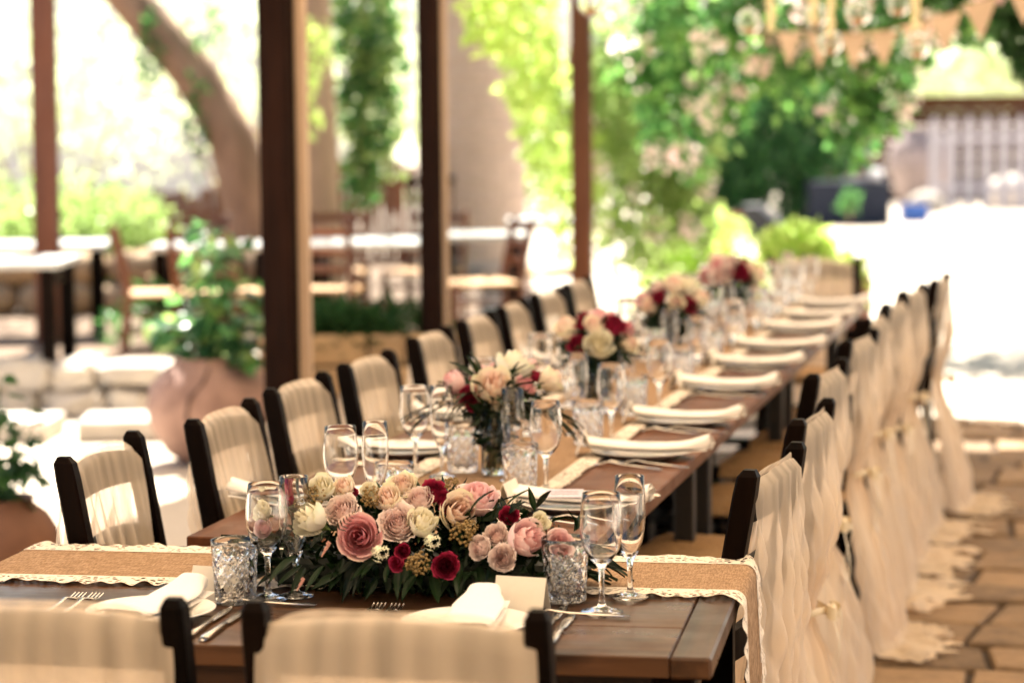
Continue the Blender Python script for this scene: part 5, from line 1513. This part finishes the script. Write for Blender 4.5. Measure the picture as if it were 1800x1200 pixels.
bush('shrub', (0.8, 47.0, 2.2), (2.4, 1.0, 1.1), 1900, M['lf_haze'], 'pale hazy trees beyond the right end of the board fence', 53, 0.25, 0.15)

# ------------------------------------------------------------------ far right courtyard
bf = empty('board_fence', (-1.6, 41.7, 0), YAW * 0.8, 'brown horizontal board fence at the back of the courtyard', 'fence')
for k in range(7):
    m = MB(); m.box((0, 0, 0.13 + k * 0.253), (5.0, 0.05, 0.24), None, 0.006); m.build('board', M['plank_brown'], bf)
for sx in (-2.4, -0.8, 0.8, 2.4):
    m = MB(); m.box((sx, 0.07, 0.84), (0.09, 0.09, 1.68), None, 0.006); m.build('fence_post', M['plank_brown'], bf)
pf_ = empty('picket_fence', (-1.22, 37.75, 0), YAW * 0.8, 'white picket fence panel at far right', 'fence')
for k in range(8):
    x_ = -0.90 + k * 0.26
    m = MB(); m.add([(x_ - 0.07, -0.012, 0.02), (x_ + 0.07, -0.012, 0.02), (x_ + 0.07, -0.012, 1.34), (x_, -0.012, 1.45), (x_ - 0.07, -0.012, 1.34), (x_ - 0.07, 0.012, 0.02), (x_ + 0.07, 0.012, 0.02), (x_ + 0.07, 0.012, 1.34), (x_, 0.012, 1.45), (x_ - 0.07, 0.012, 1.34)],
        [(0, 1, 2, 3, 4), (9, 8, 7, 6, 5), (0, 5, 6, 1), (1, 6, 7, 2), (2, 7, 8, 3), (3, 8, 9, 4), (4, 9, 5, 0)])
    m.build('picket', M['picket'], pf_)
for z in (0.35, 1.1):
    m = MB(); m.box((0, 0.035, z), (1.95, 0.04, 0.09), None, 0.004); m.build('rail', M['picket'], pf_)
pi_ = empty('giant_jar', (-2.42, 39.5, 0), 0, 'giant clay jar standing behind the picket fence', 'jar')
m = MB(); m.lathe([(0.0, 0.0), (0.28, 0.0), (0.42, 0.25), (0.54, 0.65), (0.50, 0.95), (0.34, 1.15), (0.28, 1.22), (0.32, 1.27), (0.27, 1.27), (0.24, 1.2)], 32); m.build('jar_body', M['mauve_clay'], pi_, True)
m = MB(); m.lathe([(0.545, 0.60), (0.565, 0.63), (0.545, 0.66)], 32); m.build('jar_band', M['mauve_clay'], pi_, True)
for cx, cy_, s_, lab in ((-0.95, 38.7, 0.36, 'big pale boulder behind the picket fence at the right edge'), (-2.20, 37.0, 0.22, 'small pale boulder left of the picket fence')):
    m = MB(); wv = wave(int(s_ * 100), 5, 5)
    m.grid(lambda u, v: (s_ * 1.3 * math.cos(u * 2 * PI) * math.sin(v * PI) * (1 + 0.15 * wv(u * 6.28 + v)), s_ * math.sin(u * 2 * PI) * math.sin(v * PI), max(0, s_ * 0.5 + s_ * math.cos(v * PI) * (1 + 0.1 * wv(v * 5)))), 20, 12)
    o = m.build('boulder', M['rubble'], None, True); o.location = (cx, cy_, 0); tag(o, lab, 'boulder')
nv = empty('drinks_table', (-3.02, 33.3, 0), YAW, 'drinks table under a navy cloth far back right', 'table')
m = MB(); m.box((0, 0, 0.56), (1.02, 0.6, 0.04), None, 0.004); m.build('tabletop', M['chair'], nv)
m = MB()
wv = wave(88, 6, 12)
def cl(u, v):
    per = u * 4; s_ = int(min(3, per)); t = per - s_
    c4 = [(-0.53, -0.32), (0.53, -0.32), (0.53, 0.32), (-0.53, 0.32), (-0.53, -0.32)]
    x_ = lerp(c4[s_][0], c4[s_ + 1][0], t); y_ = lerp(c4[s_][1], c4[s_ + 1][1], t)
    k = 1 + 0.03 * wv(u * 40) * v
    return (x_ * k, y_ * k, lerp(0.588, 0.02, v))
m.grid(cl, 96, 8); m.add([(-0.53, -0.32, 0.588), (0.53, -0.32, 0.588), (0.53, 0.32, 0.588), (-0.53, 0.32, 0.588)], [(0, 1, 2, 3)])
m.build('cloth', M['navy'], nv)
for sx in (-1, 1):
    for sy in (-1, 1):
        m = MB(); m.box((sx * 0.45, sy * 0.25, 0.27), (0.05, 0.05, 0.54), None, 0.004); m.build('leg', M['chair'], nv)
dj = empty('juice_dispenser', (-2.92, 33.25, 0.592), 0, 'glass dispenser of orange juice on the navy drinks table', 'dispenser')
m = MB(); m.lathe([(0.0, 0.0), (0.16, 0.0), (0.16, 0.06), (0.05, 0.08)], 20); m.build('base', M['white_paint'], dj)
m = MB(); m.lathe([(0.05, 0.081), (0.17, 0.09), (0.18, 0.12), (0.18, 0.40), (0.175, 0.40), (0.172, 0.10), (0.0, 0.095)], 24); m.build('jar_glass', M['glass'], dj, True)
m = MB(); m.lathe([(0.0, 0.101), (0.168, 0.105), (0.168, 0.25), (0.0, 0.25)], 24); m.build('juice', M['juice'], dj, True)
m = MB(); m.lathe([(0.19, 0.402), (0.19, 0.425), (0.10, 0.45), (0.02, 0.46), (0.02, 0.49), (0.0, 0.49)], 20); m.build('lid', M['steel'], dj, True)
tr_ = MB(); tr_.lathe([(0.0, 0.0), (0.09, 0.0), (0.12, 0.02), (0.10, 0.16), (0.085, 0.15), (0.10, 0.03), (0.0, 0.02)], 18)
o = tr_.build('ice_bowl', M['white_paint'], None, True); o.location = (-2.66, 33.25, 0.592); tag(o, 'white bowl beside the juice dispenser', 'bowl')
lb = empty('standard_plant', (-2.74, 30.4, 0), 0, 'small leafy green plant on a stem before the navy drinks table', 'plant')
m = MB(); m.tube([(0, 0, 0), (0.01, 0, 0.3), (0, 0, 0.5)], 0.012, 6); m.build('stem', M['bark'], lb)
leafy_clump(110, [(-2.74, 30.4, 0.44, 0.10, 0.10, 0.10, 1), (-2.80, 30.4, 0.36, 0.06, 0.06, 0.06, 0.5), (-2.66, 30.4, 0.40, 0.06, 0.06, 0.08, 0.5)], 0.09, 0.05, M['lf_mid'], 60, 'crown', lb)
wd = empty('stage_monitor', (-3.72, 29.8, 0), YAW - 0.2, 'black wedge stage monitor speaker on the ground', 'speaker')
m = MB(); pr = [(-0.24, 0.0), (0.24, 0.0), (0.24, 0.14), (-0.06, 0.40), (-0.24, 0.40)]
m.add([(a, -0.28, b) for a, b in pr] + [(a, 0.28, b) for a, b in pr], [(0, 1, 2, 3, 4), (9, 8, 7, 6, 5)] + [(k, k + 5, (k + 1) % 5 + 5, (k + 1) % 5) for k in range(5)])
m.build('cabinet', M['blackspk'], wd)
m = MB(); m.add([(0.23, -0.24, 0.165), (0.23, 0.24, 0.165), (-0.04, 0.24, 0.398), (-0.04, -0.24, 0.398)], [(0, 1, 2, 3)]); m.build('grille', M['darkmetal'], wd)
for x_, y_, w_, mt, lab in ((-4.55, 30.8, 0.42, 'blue', 'blue crate on the ground left of the stage monitor'), (-4.20, 30.75, 0.26, 'red', 'red crate beside the blue one'), (-2.18, 34.0, 0.34, 'blue', 'bright blue tub right of the navy table')):
    e = empty('plastic_crate', (x_, y_, 0), YAW, lab, 'crate')
    for sx, sy, a, b in ((0, -0.15, w_, 0.02), (0, 0.15, w_, 0.02), (-w_ / 2, 0, 0.02, 0.30), (w_ / 2, 0, 0.02, 0.30)):
        m = MB(); m.box((sx, sy, 0.125), (a, b, 0.25), None, 0.003); m.build('side', M[mt], e)
    m = MB(); m.box((0, 0, 0.01), (w_, 0.3, 0.02), None, 0.003); m.build('bottom', M[mt], e)
# wooden barrel planter with lime plant at the end of the row
bp_ = empty('wooden_planter', (-1.33, 13.0, 0), 0.1, 'wooden tub planter beyond the far chair', 'planter')
for k in range(14):
    a = 2 * PI * k / 14
    m = MB(); m.box((0, 0, 0.33), (0.118, 0.025, 0.66), None, 0.004); o = m.build('stave', M['plank_red'], bp_)
    o.location = (0.26 * math.cos(a), 0.26 * math.sin(a), 0); o.rotation_euler = (0, 0, a + PI / 2)
for z in (0.12, 0.52):
    m = MB(); m.lathe([(0.278, z - 0.015), (0.281, z), (0.278, z + 0.015)], 28); m.build('hoop', M['darkmetal'], bp_)
m = MB(); m.lathe([(0.0, 0.62), (0.25, 0.62)], 20); m.build('soil', M['soil'], bp_)
ll = empty('lime_shrub', (-1.36, 13.0, 0.6), 0, 'bright lime leaved shrub growing in the wooden tub', 'shrub')
leafy_clump(900, [(-1.46, 13.0, 0.80, 0.18, 0.18, 0.13, 3), (-1.34, 13.0, 0.74, 0.2, 0.18, 0.09, 2), (-1.14, 12.95, 0.64, 0.10, 0.1, 0.12, 0.5)], 0.075, 0.05, M['lf_lime'], 70, 'foliage', ll)
m = MB()
for dx in (-0.1, 0, 0.1): m.tube([(dx * 0.3, 0, 0.0), (dx, 0, 0.25)], [0.012, 0.006], 6)
m.build('stems', M['stem'], ll)

# ------------------------------------------------------------------ bunting, glass balls, flower strings
FL = [(-1.87,13.52,1.97),(-1.63,12.96,1.90),(-1.42,12.38,1.87),(-1.23,12.01,1.85),(-1.04,11.74,1.84),(-0.87,11.37,1.84),(-0.70,11.0,1.86),(-0.55,10.62,1.88),(-0.39,10.25,1.92),(-0.21,9.88,1.97)]
bt = empty('bunting', (-1.0, 11.7, 1.9), 0, 'string of burlap pennants sagging across the top right', 'bunting')
pts = [(-2.3, 14.3, 2.6)] + [(x, y, z + 0.06) for x, y, z in FL] + [(0.3, 8.9, 2.6)]
m = MB(); m.tube(pts, 0.004, 5); world_part(m, 'twine', M['twine'], bt)
rg = random.Random(2)
for i, (x, y, z) in enumerate(FL):
    nx = FL[min(i + 1, len(FL) - 1)]; pv_ = FL[max(i - 1, 0)]
    m = MB(); yaw_ = rg.uniform(-0.25, 0.25); c, s_ = math.cos(yaw_), math.sin(yaw_)
    tl = (nx[2] - pv_[2]) / max(0.2, abs(nx[0] - pv_[0])) * 0.068
    def tri(u, v):
        hw = 0.068 * (1 - v); x_ = (2 * u - 1) * hw; b_ = 0.012 * math.sin(v * 2.5 + i)
        return (x + x_ * c, y + x_ * s_ - b_, z + 0.058 - v * 0.165 + tl * (2 * u - 1) * (1 - v))
    m.grid(tri, 4, 6); world_part(m, 'pennant', M['flag'], bt)
def ball_mesh():
    m = MB(); pr = []; r_ = 0.05
    for k in range(15):
        a = -PI / 2 + PI * k / 14 * 0.95; pr.append((r_ * math.cos(a) if 0 < k else 0.0, r_ * math.sin(a)))
    pr += [(0.010, 0.052), (0.010, 0.062), (0.0085, 0.062), (0.0085, 0.050)]
    for k in range(13):
        a = PI / 2 * 0.88 - PI * k / 13 * 0.93; pr.append((0.0462 * math.cos(a), 0.0462 * math.sin(a)))
    pr.append((0.0, -0.0462))
    m.lathe(pr, 28); return m.mesh('ball_glass', M['glass'], True)
BM = ball_mesh()
m = MB(); m.lathe([(0.0, -0.046), (0.016, -0.046), (0.019, -0.040), (0.019, -0.024), (0.0, -0.024)], 16); CW = m.mesh('tea_light', M['wax'], True)
BALLS = [(-1.25,9.54,1.885,'by itself left of the flower strings'),(-1.75,8.91,1.945,'in front of the far arbor post'),(-0.97,9.90,1.81,'lowest of all, below a flower string'),(-0.81,9.33,1.905,'right of the thick flower string'),(-0.72,10.18,1.97,'highest near the top edge, centre right'),(-1.05,10.1,1.925,'just left of the thick flower string'),(-0.61,9.68,1.785,'below the right flower string')]
for x, y, z, wh in BALLS:
    e = empty('glass_ball', (x, y, z), 0, 'hanging glass ball candle holder ' + wh, 'glass ball', 'hanging glass balls')
    link('glass_shell', BM, e); link('tea_light', CW, e)
    m = MB(); m.tube([(0, 0, 0.06), (0, 0, 2.62 - z)], 0.0015, 4); m.build('cord', M['twine'], e)
for x, y, z0, lab in ((-1.18, 9.65, 1.86, 'cream flower string hanging by the single glass ball'), (-0.96, 9.81, 1.84, 'thick cream flower string above the lowest glass ball'), (-1.04, 9.9, 1.90, 'short cream flower string left of the thick one'), (-0.63, 9.89, 1.86, 'cream flower string at right above the bunting')):
    e = empty('flower_string', (x, y, z0), 0, lab, 'garland', 'flower strings')
    rg = random.Random(int(-x * 100)); m = MB()
    z = 0.0
    while z0 + z < 2.6:
        m.ball((rg.uniform(-.006, .006), rg.uniform(-.006, .006), z), rg.uniform(0.016, 0.023), 7, 4, (1, 1, 0.8)); z += 0.022
    m.build('blossoms', M['garland'], e)
    m = MB(); m.tube([(0, 0, 0), (0, 0, 2.62 - z0)], 0.002, 4); m.build('cord', M['twine'], e)
